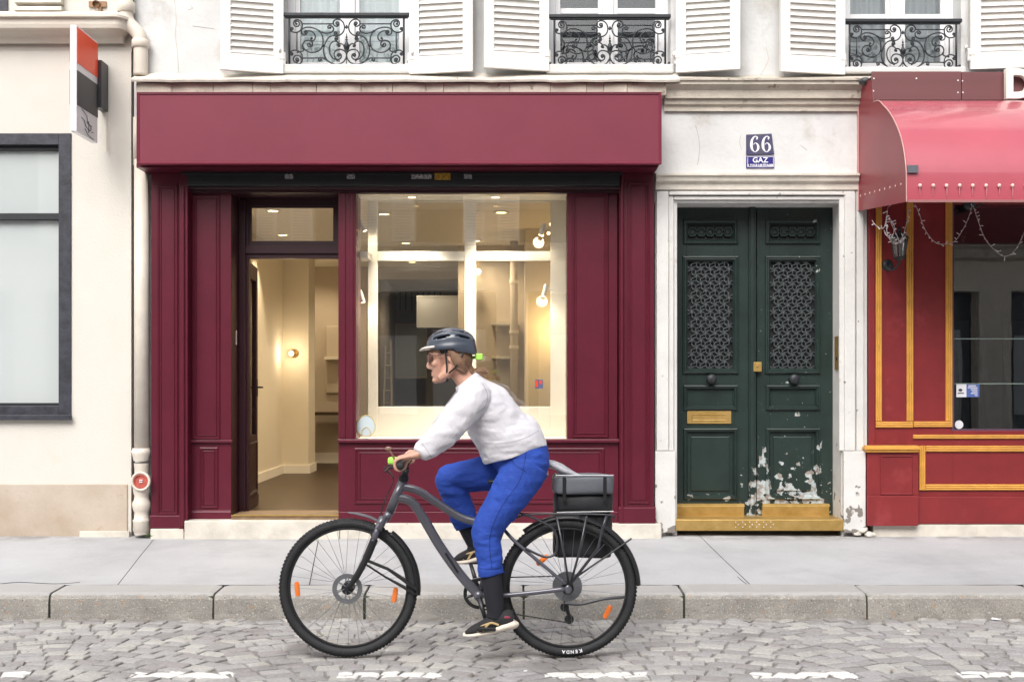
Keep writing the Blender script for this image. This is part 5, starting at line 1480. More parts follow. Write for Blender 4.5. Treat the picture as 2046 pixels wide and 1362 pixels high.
# litter by the kerb
for k, (px, py, Y, s_, lb) in enumerate(((1990, 1238, 7.1, .035, 'scrap of white paper lying against the kerb at the right'), (1815, 1262, 6.7, .012, 'tiny white chip lying on the setts at the right'), (1050, 1342, 5.85, .012, 'tiny pale chip lying below the bicycle'))):
    mb = MB(); c = P(px, py, 1.0); Y = H * F / (py - VY); c = P(px, py, Y)
    pts = [c + Vector((math.cos(a) * s_ * rr.uniform(.6, 1), math.sin(a) * s_ * rr.uniform(.6, 1), .004 + .006 * rr.random())) for a in [6.28 * q / 7 for q in range(7)]]
    mb.prism(pts, (0, 0, .0015)); tag(mb.build('litter', M['paper']), lb, 'litter')
rr = random.Random(21)
mb = MB()
for i in range(420):
    x = rr.uniform(-4, 4); y = KY - abs(rr.gauss(0, .10)) - .01 if rr.random() < .6 else rr.uniform(5.4, 7.1)
    a = rr.uniform(0, 3.14); l = rr.uniform(.006, .022)
    d = Vector((math.cos(a), math.sin(a), 0)) * l; e = Vector((-d.y, d.x, 0)) * rr.uniform(.1, .35)
    c = Vector((x, y, .004))
    mb.quad([c - d - e, c + d - e, c + d + e, c - d + e])
tag(mb.build('leaf_debris', mat('dry_debris', (.40, .33, .24), .9, col2='#5b4a3a', vscale=30)), 'dry leaf bits and grit scattered along the gutter', 'debris', kind='stuff')
# ------------------------------------------------------------------ bicycle
def B(px, py, off=0.0): return P(px, py, YB + off)
M['frameg'] = mat('grey_frame_paint', (0.125, 0.125, 0.15), 0.32, metal=0.35, coat=0.4, var=.05)
M['framed'] = mat('dark_frame_paint', (0.035, 0.036, 0.045), 0.35, coat=0.3)
M['rubber'] = mat('tyre_rubber', (0.020, 0.021, 0.024), 0.7, var=.25, vscale=30, bump=.2, bscale=90)
M['alu'] = mat('dull_alloy', (0.28, 0.29, 0.31), 0.35, metal=0.8)
M['blk'] = mat('black_component', (0.015, 0.016, 0.018), 0.4)
M['orange'] = mat('orange_reflector', (0.85, 0.20, 0.03), 0.25, coat=.5)
M['lime'] = mat('lime_plastic', (0.42, 0.80, 0.12), 0.45)
M['bagg'] = mat('grey_bag_fabric', (0.12, 0.13, 0.15), 0.6, var=.15, vscale=9, bump=.4, bscale=14)
M['bagk'] = mat('black_bag_fabric', (0.022, 0.024, 0.028), 0.55, var=.2, vscale=9, bump=.4, bscale=14)
bike = thing('bicycle', 'grey mountain bicycle ridden leftwards along the setts, with mudguards, rack and a pannier', 'bicycle', (X(915, YB), YB, 0))
RW = .370
FH, RH = B(696, 1172), B(1134, 1174)
FH.z = RW + .001; RH.z = RW + .001
def wheel(c, refl, seed):
    mb = MB(); mb.torus(c, RW - .031, .0045, 'y', 72, 8, .012); mb.torus(c, RW - .055, .008, 'y', 72, 8, .011); mb.lathe(c, [(RW - .060, -.010), (RW - .047, -.013), (RW - .047, .013), (RW - .060, .010), (RW - .060, -.010)], 'y', 72)
    rim = None
    w = MB(); w.torus(c, RW - .028, .025, 'y', 96, 14, .0265)
    # tread blocks
    for i in range(110):
        a = 2 * math.pi * i / 110
        for lat, rr_ in ((-.020, -.007), (-.007, -.001), (.007, -.001), (.020, -.007)):
            aa = a + (.028 if abs(lat) > .01 else 0)
            ca, sa = math.cos(aa), math.sin(aa); ta = Vector((-sa, 0, ca)); ra = Vector((ca, 0, sa))
            p = c + ra * (RW - .0035 + rr_) + Vector((0, lat, 0))
            q = [(-.006, -.005, -.002), (.006, -.005, -.002), (.006, .005, -.002), (-.006, .005, -.002), (-.005, -.004, .0035), (.005, -.004, .0035), (.005, .004, .0035), (-.005, .004, .0035)]
            v = [w.bm.verts.new(p + ta * x_ + Vector((0, y_, 0)) + ra * z_) for x_, y_, z_ in q]
            for f in ((4, 5, 6, 7), (0, 1, 5, 4), (1, 2, 6, 5), (2, 3, 7, 6), (3, 0, 4, 7)): w.bm.faces.new([v[k] for k in f])
    wo_ = w.build('wheel', M['rubber'], bike, smooth=True)
    mb.build('rim', M['blk'], wo_, smooth=True)
    mb = MB()
    for i in range(32):
        a = 2 * math.pi * (i + seed) / 32
        b = a + (.45 if i % 4 < 2 else -.45)
        s_ = 1 if i % 2 else -1
        mb.tube([c + Vector((.028 * math.cos(b), .032 * s_, .028 * math.sin(b))), c + Vector(((RW - .058) * math.cos(a), 0, (RW - .058) * math.sin(a)))], .0011, 4)
    mb.build('spokes', M['alu'], wo_)
    mb = MB(); mb.lathe(c, [(.0, -.055), (.012, -.055), (.012, -.04), (.032, -.036), (.032, -.030), (.016, -.026), (.016, .026), (.032, .03), (.032, .036), (.012, .04), (.012, .055), (0, .055)], 'y', 20); mb.build('hub', M['blk'], wo_)
    for (px, py, ang) in refl:
        p = B(px, py); v = p - c; v.y = 0
        mb = MB()
        ax = Vector((math.cos(R(ang)), 0, math.sin(R(ang))))
        mb.loft([(p - ax * .040, .004, .004), (p - ax * .034, .012, .006), (p, .014, .007), (p + ax * .034, .012, .006), (p + ax * .040, .004, .004)], n=10, sub=2)
        mb.build('wheel_reflector', M['orange'], wo_)
    return wo_
fw = wheel(FH, [(594, 1176, 95), (789, 1188, 82)], 0)
rw = wheel(RH, [(1214, 1222, 62), (1084, 1118, 40)], .4)
# tyre lettering
mb = MB()
word = 'KENDA'
for i, ch in enumerate(word):
    a = math.radians(-90) - (i - 2) * R(3.9) + R(4)
    ra = Vector((math.cos(a), 0, math.sin(a)))
    # letters read from the hub outwards, so they stand upside down at the foot of the wheel
    ux = Vector((math.sin(a), 0, -math.cos(a))); uz = ra
    text(mb, ch, .024, RH + ra * (RW - .034) + Vector((0, -.0262, 0)), ux, uz, .0008, .0010)
mb.build('tyre_lettering', M['letter'], rw)
# disc brake
for c, w_ in ((FH, fw), (RH, rw)):
    mb = MB(); mb.lathe(c + Vector((0, -.036 if w_ is fw else .036, 0)), [(.055, 0), (.080, 0), (.080, -.002), (.055, -.002), (.055, 0)], 'y', 40)
    for i in range(6):
        a = math.pi / 3 * i; q = c + Vector((0, -.037 if w_ is fw else .037, 0)); mb.tube([q + Vector((.014 * math.cos(a), 0, .014 * math.sin(a))), q + Vector((.058 * math.cos(a + .4), 0, .058 * math.sin(a + .4)))], .003, 5)
    mb.build('brake_disc', M['alu'], w_)

# frame
HT0, HT1 = B(806, 957), B(779, 1022)       # head tube top, bottom
BBp = B(957, 1188)
ST = B(1008, 1040)
fr = MB()
fr.tube([HT0, HT1], .024, 16)
fr.tube(catmull([B(803, 972), B(835, 980), B(875, 1005), B(915, 1030), B(950, 1042), B(1004, 1052)], 6), [.021] * 31, 14, flat=.8)
fr.tube(catmull([B(792, 992), B(822, 1002), B(846, 1035), B(880, 1092), B(922, 1150), B(955, 1186)], 6), [.024] * 12 + [.026] * 19, 14, flat=.85)
fr.tube([BBp, ST, ST + (ST - BBp) * .18], .018, 14)
fr.lathe(BBp, [(.0, -.038), (.026, -.038), (.026, .038), (0, .038)], 'y', 18)
fo = fr.build('frame', M['frameg'], bike, smooth=True)
mb = MB(); 
for s in (-1, 1):
    mb.tube(catmull([B(962, 1188, .02 * s), B(990, 1190, .045 * s), B(1060, 1184, .058 * s), B(1128, 1176, .062 * s)], 5), .0125, 10, flat=.8)
    mb.ell(RH + Vector((0, .062 * s, 0)), .02, .006, .024, n=12, m=6)
mb.build('chain_stay', M['frameg'], fo, smooth=True)
mb = MB()
for s in (-1, 1): mb.tube(catmull([B(1006, 1056, .012 * s), B(1030, 1082, .04 * s), B(1080, 1124, .058 * s), B(1130, 1166, .062 * s)], 5), .0095, 10)
mb.build('seat_stay', M['frameg'], fo, smooth=True)
mb = MB()
for (px, py, ang) in ((868, 1056, -58),):
    ux = (B(892, 1098) - B(846, 1022)).normalized(); uz = Vector((0, 1, 0)).cross(ux) * -1
mb = MB(); mb.tube([B(915, 1143, -.026), B(890, 1104, -.026)], .006, 8); mb.build('bottle_boss', M['blk'], fo)
# fork
mb = MB()
mb.tube([HT1, B(769, 1040)], .022, 14)
for s in (-1, 1):
    mb.tube([B(768, 1038, .02 * s), B(765, 1036, .055 * s), B(756, 1058, .062 * s)], [.02, .024, .021], 12)
mb.build('fork_crown', M['frameg'], bike, smooth=True)
for s in (-1, 1):
    mb = MB(); mb.tube([B(758, 1046, .062 * s), B(744, 1088, .062 * s)], .0165, 12)
    f2 = mb.build('fork_stanchion', M['frameg'], bike, smooth=True)
mb = MB()
for s in (-1, 1):
    mb.tube(catmull([B(748, 1076, .062 * s), B(733, 1112, .062 * s), B(713, 1150, .06 * s), B(697, 1172, .056 * s)], 5), [.021] * 6 + [.018] * 6 + [.014] * 4, 12)
mb.tube(catmull([B(748, 1076, -.06), B(745, 1066, -.04), B(744, 1062, 0), B(745, 1066, .04), B(748, 1076, .06)], 4), .014, 8)
mb.build('fork_leg', M['blk'], bike, smooth=True)
# mudguards
def guard(c, r, a0, a1, name, w=.030, mat_=None):
    mb = MB(); n = 40; prev = None
    for i in range(n + 1):
        a = R(a0 + (a1 - a0) * i / n)
        ra = Vector((math.cos(a), 0, math.sin(a)))
        ring = [mb.bm.verts.new(c + ra * (r - (abs(t) ** 2.2) * .022) + Vector((0, t * w, 0))) for t in (-1, -.75, -.4, 0, .4, .75, 1)]
        ring += [mb.bm.verts.new(c + ra * (r - .003 - (abs(t) ** 2.2) * .022) + Vector((0, t * (w - .002), 0))) for t in (1, .75, .4, 0, -.4, -.75, -1)]
        if prev:
            for k in range(14): mb.bm.faces.new((prev[k], prev[(k + 1) % 14], ring[(k + 1) % 14], ring[k]))
        else: mb.bm.faces.new(ring)
        prev = ring
    mb.bm.faces.new(prev[::-1])
    return mb.build(name, mat_ or M['blk'], bike, smooth=True)
mb = MB(); mb.loft([(B(696, 1023), .003, .024), (B(715, 1026), .005, .030), (B(740, 1033), .006, .032), (B(762, 1044), .006, .03)], n=12); mb.build('front_mudguard', M['bagg'], bike, smooth=True)
g2 = guard(FH, RW + .016, 52, -6, 'front_mudguard')
for s in (-1, 1):
    mb = MB(); mb.tube([B(731, 1118, .064 * s), B(775, 1136, .05 * s), FH + Vector((RW * .985, .032 * s, -.005))], .0085, 8)
    mb.tube([B(733, 1128, .064 * s), B(770, 1152, .05 * s), FH + Vector((RW * .96, .032 * s, -.03))], .0055, 8)
    mb.build('mudguard_stay', M['blk'], g2)
g1 = guard(RH, RW + .020, 128, 2, 'rear_mudguard')
for s in (-1, 1):
    mb = MB(); mb.tube([B(1140, 1160, .06 * s), B(1262, 1075, .032 * s)], .005, 8); mb.build('mudguard_stay', M['blk'], g1)
# kickstand-like rear strut and derailleur
mb = MB(); mb.tube(catmull([B(1128, 1204, -.07), B(1160, 1206, -.07), B(1205, 1196, -.07), B(1250, 1192, -.06)], 5), .008, 8); mb.build('kickstand', M['framed'], bike, smooth=True)
mb = MB()
mb.tube([RH + Vector((-.01, .05, -.02)), B(1130, 1205, .06), B(1138, 1234, .06)], [.014, .012, .010], 8)
mb.lathe(B(1128, 1212, .06), [(.0, -.006), (.024, -.006), (.024, .006), (0, .006)], 'y', 11); mb.lathe(B(1137, 1236, .06), [(.0, -.006), (.026, -.006), (.026, .006), (0, .006)], 'y', 11)
mb.build('derailleur', M['blk'], bike)
mb = MB()
for k in range(7): mb.lathe(RH + Vector((0, .030 + k * .004, 0)), [(.02, 0), (.062 - k * .005, 0), (.062 - k * .005, .0018), (.02, .0018)], 'y', 26)
mb.build('cassette', M['alu'], rw)
mb = MB()
CR = BBp + Vector((0, .05, 0))
mb.tube([CR + Vector((0, 0, .082)), RH + Vector((0, .045, .055))], .004, 6); mb.tube([CR + Vector((0.01, 0, -.082)), B(1135, 1243, .055)], .004, 6)
mb.tube([CR + Vector((.082 * math.cos(R(90 + a)), 0, .082 * math.sin(R(90 + a)))) for a in range(0, 181, 12)], .004, 6)
mb.build('chain', M['blk'], bike)
mb = MB(); mb.lathe(CR, [(.066, -.003), (.080, -.003), (.080, .003), (.066, .003), (.066, -.003)], 'y', 36)
for i in range(4): a = math.pi / 2 * i + .3; mb.tube([CR, CR + Vector((.07 * math.cos(a), 0, .07 * math.sin(a)))], .008, 6)
mb.build('chainring', M['blk'], bike)
# cranks and pedals
for px, py, s, nm in ((974, 1249, -1, 'near'), (940, 1124, 1, 'far')):
    e = B(px, py, .085 * s)
    mb = MB(); mb.tube([BBp + Vector((0, .06 * s, 0)), e], [.014, .010], 10, flat=.6); c_ = mb.build('crank', M['blk'], bike, smooth=True)
    mb = MB(); q = e + Vector((0, .055 * s, 0)); mb.box(q.x - .045, q.x + .045, q.y - .045, q.y + .045, q.z - .009, q.z + .009); mb.tube([e, q], .006, 6); mb.build('pedal', M['blk'], c_, bevel=.004)
# handlebar, stem, levers, lamp
HB = B(805, 925)
mb = MB(); mb.tube([HT0, B(812, 935)], .018, 12); mb.tube([B(812, 938), HB], .019, 12); mb.lathe(HT0, [(.026, -.012), (.028, 0), (.026, .02)], 'z', 16); mb.build('stem', M['blk'], bike, smooth=True)
mb = MB()
bar = catmull([HB + Vector((.02, -.36, .01)), HB + Vector((.012, -.24, .008)), HB + Vector((0, -.10, 0)), HB, HB + Vector((0, .10, 0)), HB + Vector((.012, .24, .008)), HB + Vector((.02, .36, .01))], 5)
mb.tube(bar, .013, 12); hb = mb.build('handlebar', M['blk'], bike, smooth=True)
for s in (-1, 1):
    mb = MB(); mb.tube([HB + Vector((.012, .22 * s, .008)), HB + Vector((.021, .365 * s, .01))], .0165, 12); mb.lathe(HB + Vector((.021, .366 * s, .01)), [(.0, -.004), (.020, -.004), (.020, .004), (0, .004)], 'y', 14); mb.build('grip', M['rubber'], hb, smooth=True)
    mb = MB(); mb.tube(catmull([HB + Vector((-.01, .17 * s, .0)), HB + Vector((-.05, .19 * s, -.012)), HB + Vector((-.062, .25 * s, -.02)), HB + Vector((-.058, .31 * s, -.022))], 5), .006, 8); mb.box(HB.x - .02, HB.x + .02, HB.y + .15 * s, HB.y + .19 * s, HB.z - .02, HB.z + .016); mb.build('brake_lever', M['blk'], hb)
# lever cables
mb = MB()
for s in (-1, 1): mb.tube(catmull([HB + Vector((-.03, .16 * s, .0)), HB + Vector((-.09, .08 * s, -.02)), HB + Vector((-.05, .0, -.09)), HT1 + Vector((-.03, .01 * s, .05)), B(745, 1090, .03 * s)], 6), .0028, 6)
mb.build('brake_cable', M['blk'], hb)
mb = MB(); q = B(786, 921, -.10); mb.box(q.x - .028, q.x + .022, q.y - .03, q.y + .04, q.z - .016, q.z + .022); mb.build('lime_lamp', M['lime'], hb, bevel=.011, smooth=False)
mb = MB(); mb.tube([HB + Vector((-.02, -.13, .01)), B(778, 898, -.14)], .005, 6); mb.ell(B(776, 896, -.14), .018, .008, .012, n=10, m=6); mb.build('mirror', mat('brown_mirror', (.25, .15, .11), .3), hb)
# saddle
mb = MB(); mb.tube([ST + (ST - BBp) * .1, B(1030, 972)], .013, 12); mb.build('seat_post', M['blk'], bike, smooth=True)
mb = MB(); mb.loft([(B(975, 962), .010, .016), (B(1000, 960), .018, .026), (B(1040, 958), .022, .045), (B(1075, 952), .026, .075), (B(1092, 948), .018, .06)], n=18); mb.build('saddle', M['blk'], bike, smooth=True)
# rack
rk = MB()
for s in (-1, 1):
    rk.tube(catmull([B(1020, 1040, .05 * s), B(1050, 1028, .06 * s), B(1120, 1026, .06 * s), B(1215, 1028, .06 * s), B(1228, 1036, .05 * s)], 5), .0055, 8)
    rk.tube(catmull([B(1030, 1022, .062 * s), B(1070, 1036, .064 * s), B(1108, 1060, .066 * s), B(1112, 1100, .066 * s), B(1090, 1112, .066 * s), B(1050, 1095, .06 * s)], 6), .0065, 8)
    rk.tube([B(1138, 1168, .066 * s), B(1195, 1095, .07 * s), B(1205, 1050, .07 * s), B(1212, 1030, .062 * s)], .008, 8)
    rk.tube([B(1136, 1165, .066 * s), B(1128, 1110, .07 * s), B(1112, 1030, .062 * s)], .006, 8)
    rk.tube([B(1140, 1165, .066 * s), B(1158, 1100, .07 * s), B(1172, 1030, .062 * s)], .006, 8)
for px in (1060, 1110, 1160, 1210): rk.tube([B(px, 1027, -.06), B(px, 1027, .06)], .0045, 6)
ro = rk.build('rack', M['framed'], bike, smooth=True)
# pannier on the far side of the rack (rests on the bike, comes off)
pn = thing('pannier_bag', 'boxy grey and black pannier bag hung on the rear rack behind the rider', 'bag', B(1167, 1120, .17))
def bagbox(px0, py0, px1, py1, y0, y1, m, name, par, puff=.010):
    mb = MB(); a, b = B(px0, py1), B(px1, py0)
    nx_, ny_, nz_ = 14, 8, 10
    mb.box(a.x, b.x, YB + y0, YB + y1, a.z, b.z)
    bmesh.ops.subdivide_edges(mb.bm, edges=mb.bm.edges[:], cuts=9, use_grid_fill=True)
    cx, cz_ = (a.x + b.x) / 2, (a.z + b.z) / 2
    for v in mb.bm.verts:
        u = (v.co.x - cx) / (b.x - a.x) * 2; w = (v.co.z - cz_) / (b.z - a.z) * 2; q = (v.co.y - YB - (y0 + y1) / 2) / (y1 - y0) * 2
        f = puff * (1 - u * u) * (1 - w * w) if abs(q) > .99 else 0
        v.co.y += math.copysign(f, q)
        v.co.x -= .012 * u * abs(q) ** 6 * (abs(u) > .99); v.co += Vector(noise.noise_vector(v.co * 9)) * .010
    return mb.build(name, m, par, smooth=True, bevel=0, smooths=7)
lo = bagbox(1106, 1022, 1226, 1120, .075, .21, M['bagk'], 'bag_body', pn)
bagbox(1107, 986, 1229, 1024, .03, .215, M['bagk'], 'bag_middle', pn)
bagbox(1105, 950, 1228, 988, .0, .215, M['bagg'], 'bag_lid', pn, .006)
mb = MB(); mb.loft([(B(1094, 925, .08), .018, .05), (B(1110, 930, .08), .022, .06), (B(1135, 943, .09), .02, .06), (B(1160, 950, .1), .006, .05)], n=14); 
for v in mb.bm.verts: v.co += Vector(noise.noise_vector(v.co * 16)) * .008
mb.build('folded_cover', mat('pale_grey_nylon', (.42, .42, .46), .5, var=.2, vscale=14), pn, smooth=True)
mb = MB(); mb.tube([B(1110, 949, -.004), B(1226, 949, -.004)], .003, 6); mb.tube([B(1112, 1023, .025), B(1226, 1021, .025)], .003, 6); mb.build('pale_piping', mat('pale_piping', (.6, .6, .62), .4), pn)
mb = MB()
for px in (1124, 1205): mb.box(B(px, 0).x, B(px + 7, 0).x, YB - .006, YB + .0, B(0, 1000).z, B(0, 952).z)
mb.build('strap', M['blk'], pn, bevel=.001)

# ------------------------------------------------------------------ rider
M['skin'] = mat('skin', (0.60, 0.34, 0.25), 0.5, var=.08, vscale=12)
M['skin'].node_tree.nodes['Principled BSDF'].inputs['Subsurface Weight'].default_value = .12
M['skin'].node_tree.nodes['Principled BSDF'].inputs['Subsurface Radius'].default_value = (.01, .004, .002)
M['shirt'] = mat('white_sweatshirt', (0.64, 0.63, 0.67), 0.9, bump=.5, bscale=22, var=.04, sheen=.2, grain=.04)
M['trous'] = mat('royal_blue_trousers', (0.018, 0.068, 0.40), 0.8, bump=.6, bscale=26, var=.15, vscale=9, stretch=(.5, 1, 1.4), grain=.08)
M['sock'] = mat('black_sock', (0.012, 0.013, 0.02), 0.85)
M['hair'] = mat('light_brown_hair', (0.22, 0.12, 0.07), 0.6, var=.3, vscale=50, stretch=(1, 1, .3))
M['helm'] = mat('dark_blue_grey_helmet', (0.050, 0.062, 0.088), 0.28, coat=.6, var=.1)
rider_lbl = 'cyclist in white sweatshirt and royal blue trousers riding a grey bicycle to the left'
def S(px, py, off): return P(px, py, YB + off)
sh_n, sh_f = S(948, 792, -.16), S(944, 790, .16)
el_n, el_f = S(886, 868, -.235), S(882, 866, .235)
wr_n, wr_f = S(836, 908, -.285), S(836, 908, .285)
hp_n, hp_f = S(1052, 935, -.085), S(1048, 935, .085)
kn_n, kn_f = S(972, 1060, -.105), S(896, 955, .11)
an_n, an_f = S(990, 1222, -.125), S(950, 1090, .125)
body = MB()
# torso and neck
body.loft([(S(1060, 960, 0), .10, .13), (S(1045, 915, 0), .12, .15), (S(1015, 880, 0), .105, .13), (S(985, 838, 0), .11, .135), (S(962, 805, 0), .10, .16), (S(948, 782, 0), .065, .13), (S(938, 768, 0), .05, .06)], n=24)
body.loft([(S(950, 790, 0), .062, .07), (S(932, 762, 0), .054, .058), (S(915, 738, 0), .052, .054), (S(908, 720, 0), .05, .052)], n=20)
# head: cranium, face wedge, jaw, features (facing -X, tipped a little down)
HC = S(899, 711, 0)
rot = Matrix.Rotation(R(-5), 3, 'Y')
HS = 1.09
def hp(x, y, z): return HC + rot @ (Vector((x, y, z)) * HS)
k = .94
body.ell(hp(.012, 0, .02), .098 * k, .078 * k, .100 * k, rot, 28, 20)
body.loft([(hp(-.045, 0, .06), .040, .062), (hp(-.055, 0, .0), .042, .064), (hp(-.057, 0, -.04), .040, .056), (hp(-.060, 0, -.08), .034, .044), (hp(-.064, 0, -.113), .026, .030), (hp(-.066, 0, -.125), .014, .018)], n=20)
body.loft([(hp(.03, 0, -.03), .05, .068), (hp(-.01, 0, -.062), .042, .062), (hp(-.045, 0, -.095), .030, .044), (hp(-.072, 0, -.112), .020, .026)], n=18)
# nose
body.loft([(hp(-.090, 0, .004), .006, .008), (hp(-.100, 0, -.016), .009, .010), (hp(-.109, 0, -.038), .012, .013), (hp(-.104, 0, -.048), .010, .017), (hp(-.092, 0, -.052), .008, .018)], n=12, sub=4)
# brow, cheek, lips, chin
body.loft([(hp(-.080, -.045, .018), .010, .010), (hp(-.091, -.02, .020), .012, .010), (hp(-.092, 0, .016), .010, .010), (hp(-.091, .02, .020), .012, .010), (hp(-.080, .045, .018), .010, .010)], n=10, lat=(0, 0, 1))
for s in (-1, 1): body.ell(hp(-.072, .036 * s, -.030), .022, .022, .022, rot, 12, 8)
body.loft([(hp(-.083, -.022, -.077), .005, .004), (hp(-.090, -.008, -.073), .007, .005), (hp(-.091, 0, -.074), .007, .005), (hp(-.090, .008, -.073), .007, .005), (hp(-.083, .022, -.077), .005, .004)], n=10, lat=(0, 0, 1))
body.loft([(hp(-.082, -.019, -.081), .005, .004), (hp(-.091, -.007, -.087), .008, .006), (hp(-.091, .007, -.087), .008, .006), (hp(-.082, .019, -.081), .005, .004)], n=10, lat=(0, 0, 1))
body.ell(hp(-.080, 0, -.113), .019, .024, .016, rot, 12, 8)
for s in (-1, 1): body.loft([(hp(.012, .062 * s, -.045), .02, .012), (hp(-.02, .056 * s, -.085), .02, .014), (hp(-.055, .034 * s, -.108), .018, .014)], n=12)
# ears
for s in (-1, 1):
    body.torus(hp(.012, .072 * s, -.012), .020, .006, 'y', 16, 6); body.ell(hp(.012, .070 * s, -.022), .016, .007, .026, rot, 10, 8)
# arms
for s, sh, el, wr in ((-1, sh_n, el_n, wr_n), (1, sh_f, el_f, wr_f)):
    mid = sh.lerp(el, .5)
    body.loft([(sh.lerp(Vector((sh.x, YB, sh.z)), .3), .055, .06), (sh, .058, .056), (mid, .046, .044), (el, .038, .038), (el.lerp(wr, .4), .036, .038), (el.lerp(wr, .8), .027, .030), (wr, .023, .030)], n=18)
    # hand over the grip
    g = HB + Vector((.018, .292 * s, .010))
    kn = g + Vector((-.012, 0, .034))
    body.loft([(wr, .022, .028), (wr.lerp(kn, .4), .020, .036), (wr.lerp(kn, .85), .015, .041), (kn + Vector((-.004, 0, 0)), .012, .039)], n=16)
    for i, (dy, ln) in enumerate(((-.031, .92), (-.0105, 1.0), (.0105, .97), (.031, .82))):
        dy = dy * -s
        k0 = kn + Vector((.004, dy, -.002))
        q = [k0, g + Vector((-.026 * ln, dy * 1.02, .024)), g + Vector((-.031 * ln, dy, .002)), g + Vector((-.022 * ln, dy, -.020)), g + Vector((-.002, dy * .97, -.028 * ln))]
        body.tube(catmull(q, 4), [.0098] * 6 + [.009] * 6 + [.008] * 4 + [.0065], 9)
        body.ell(q[-1], .0075, .0075, .0075, n=8, m=6)
    t0 = wr.lerp(kn, .35) + Vector((-.004, -.028 * s, -.006))
    q = [t0, g + Vector((.022, -.046 * s, .012)), g + Vector((.012, -.050 * s, -.018)), g + Vector((-.010, -.044 * s, -.026))]
    body.tube(catmull(q, 4), [.013] * 5 + [.011] * 4 + [.009] * 4, 9); body.ell(q[-1], .009, .009, .009, n=8, m=6)
# legs
for s, h_, kn_, an_ in ((-1, hp_n, kn_n, an_n), (1, hp_f, kn_f, an_f)):
    body.loft([(h_, .085, .08), (h_.lerp(kn_, .4), .072, .07), (h_.lerp(kn_, .85), .054, .054), (kn_, .052, .052), (kn_.lerp(an_, .3), .050, .050), (kn_.lerp(an_, .75), .034, .034), (an_, .032, .030)], n=18)
    toe = (S(940, 1262, -.125) if s < 0 else S(918, 1118, .125)); hl_ = (S(1016, 1240, -.125) if s < 0 else S(975, 1104, .125))
    body.loft([(an_, .030, .028), (hl_ + Vector((-.02, 0, .012)), .030, .028), (hl_.lerp(toe, .5) + Vector((0, 0, .006)), .020, .030), (toe, .010, .022)], n=16)
body_o = body.build('person', M['skin'], None, remesh=.0048, smooths=2)
tag(body_o, rider_lbl, 'person')
# lips, brows, eyes
mb = MB(); mb.loft([(hp(-.084, -.021, -.078), .002, .002), (hp(-.0955, -.008, -.074), .003, .003), (hp(-.097, 0, -.075), .003, .003), (hp(-.0955, .008, -.074), .003, .003), (hp(-.084, .021, -.078), .002, .002)], n=8, lat=(0, 0, 1)); mb.loft([(hp(-.084, -.019, -.082), .002, .002), (hp(-.0955, -.007, -.087), .003, .003), (hp(-.0955, .007, -.087), .003, .003), (hp(-.084, .019, -.082), .002, .002)], n=8, lat=(0, 0, 1)); mb.build('lips', mat('lip_skin', (.44, .17, .14), .4), body_o, smooth=True)
for s in (-1, 1):
    mb = MB(); mb.ell(hp(-.083, .031 * s, -.004), .011, .012, .010, n=12, m=8); ey = mb.build('eye', mat('eye_white', (.6, .57, .54), .2), body_o, smooth=True)
    mb = MB(); mb.ell(hp(-.0925, .032 * s, -.004), .003, .005, .005, n=10, m=6); mb.build('iris', M['blk'], ey, smooth=True)
    mb = MB(); mb.tube(catmull([hp(-.098, .014 * s, .024), hp(-.097, .032 * s, .030), hp(-.083, .050 * s, .024)], 4), .0035, 6); mb.build('eyebrow', M['hair'], body_o)
# glasses
gm = mat('reddish_brown_lens', (.10, .03, .02), .15, coat=.6)
mb = MB()
for s in (-1, 1):
    mb.loft([(hp(-.104, .008 * s, -.002), .003, .012), (hp(-.106, .024 * s, -.002), .004, .020), (hp(-.098, .044 * s, -.001), .004, .019), (hp(-.082, .060 * s, .002), .003, .012)], n=12, lat=(0, 0, 1))
    mb.tube([hp(-.082, .060 * s, .006), hp(-.03, .074 * s, .006), hp(.010, .076 * s, .000)], .0028, 6)
mb.tube([hp(-.104, -.01, .004), hp(-.107, 0, .006), hp(-.104, .01, .004)], .003, 6)
mb.build('glasses', gm, body_o, smooth=True)
# hair
mb = MB()
mb.ell(hp(.045, 0, -.010), .072, .086, .090, rot, 20, 14)
for s in (-1, 1): mb.loft([(hp(.0, .074 * s, .03), .008, .016), (hp(.022, .080 * s, .005), .010, .022), (hp(.045, .074 * s, -.045), .014, .030), (hp(.065, .052 * s, -.085), .012, .02)], n=10, lat=(1, 0, 0))
mb.loft([(hp(.085, 0, -.06), .022, .03), (S(945, 748, 0), .024, .032), (S(956, 742, 0), .020, .028), (S(968, 743, 0), .012, .02), (S(974, 747, 0), .003, .006)], n=14)
for v in mb.bm.verts: v.co += Vector(noise.noise_vector(v.co * 40)) * .004
mb.build('hair', M['hair'], body_o, remesh=.005, smooths=1)
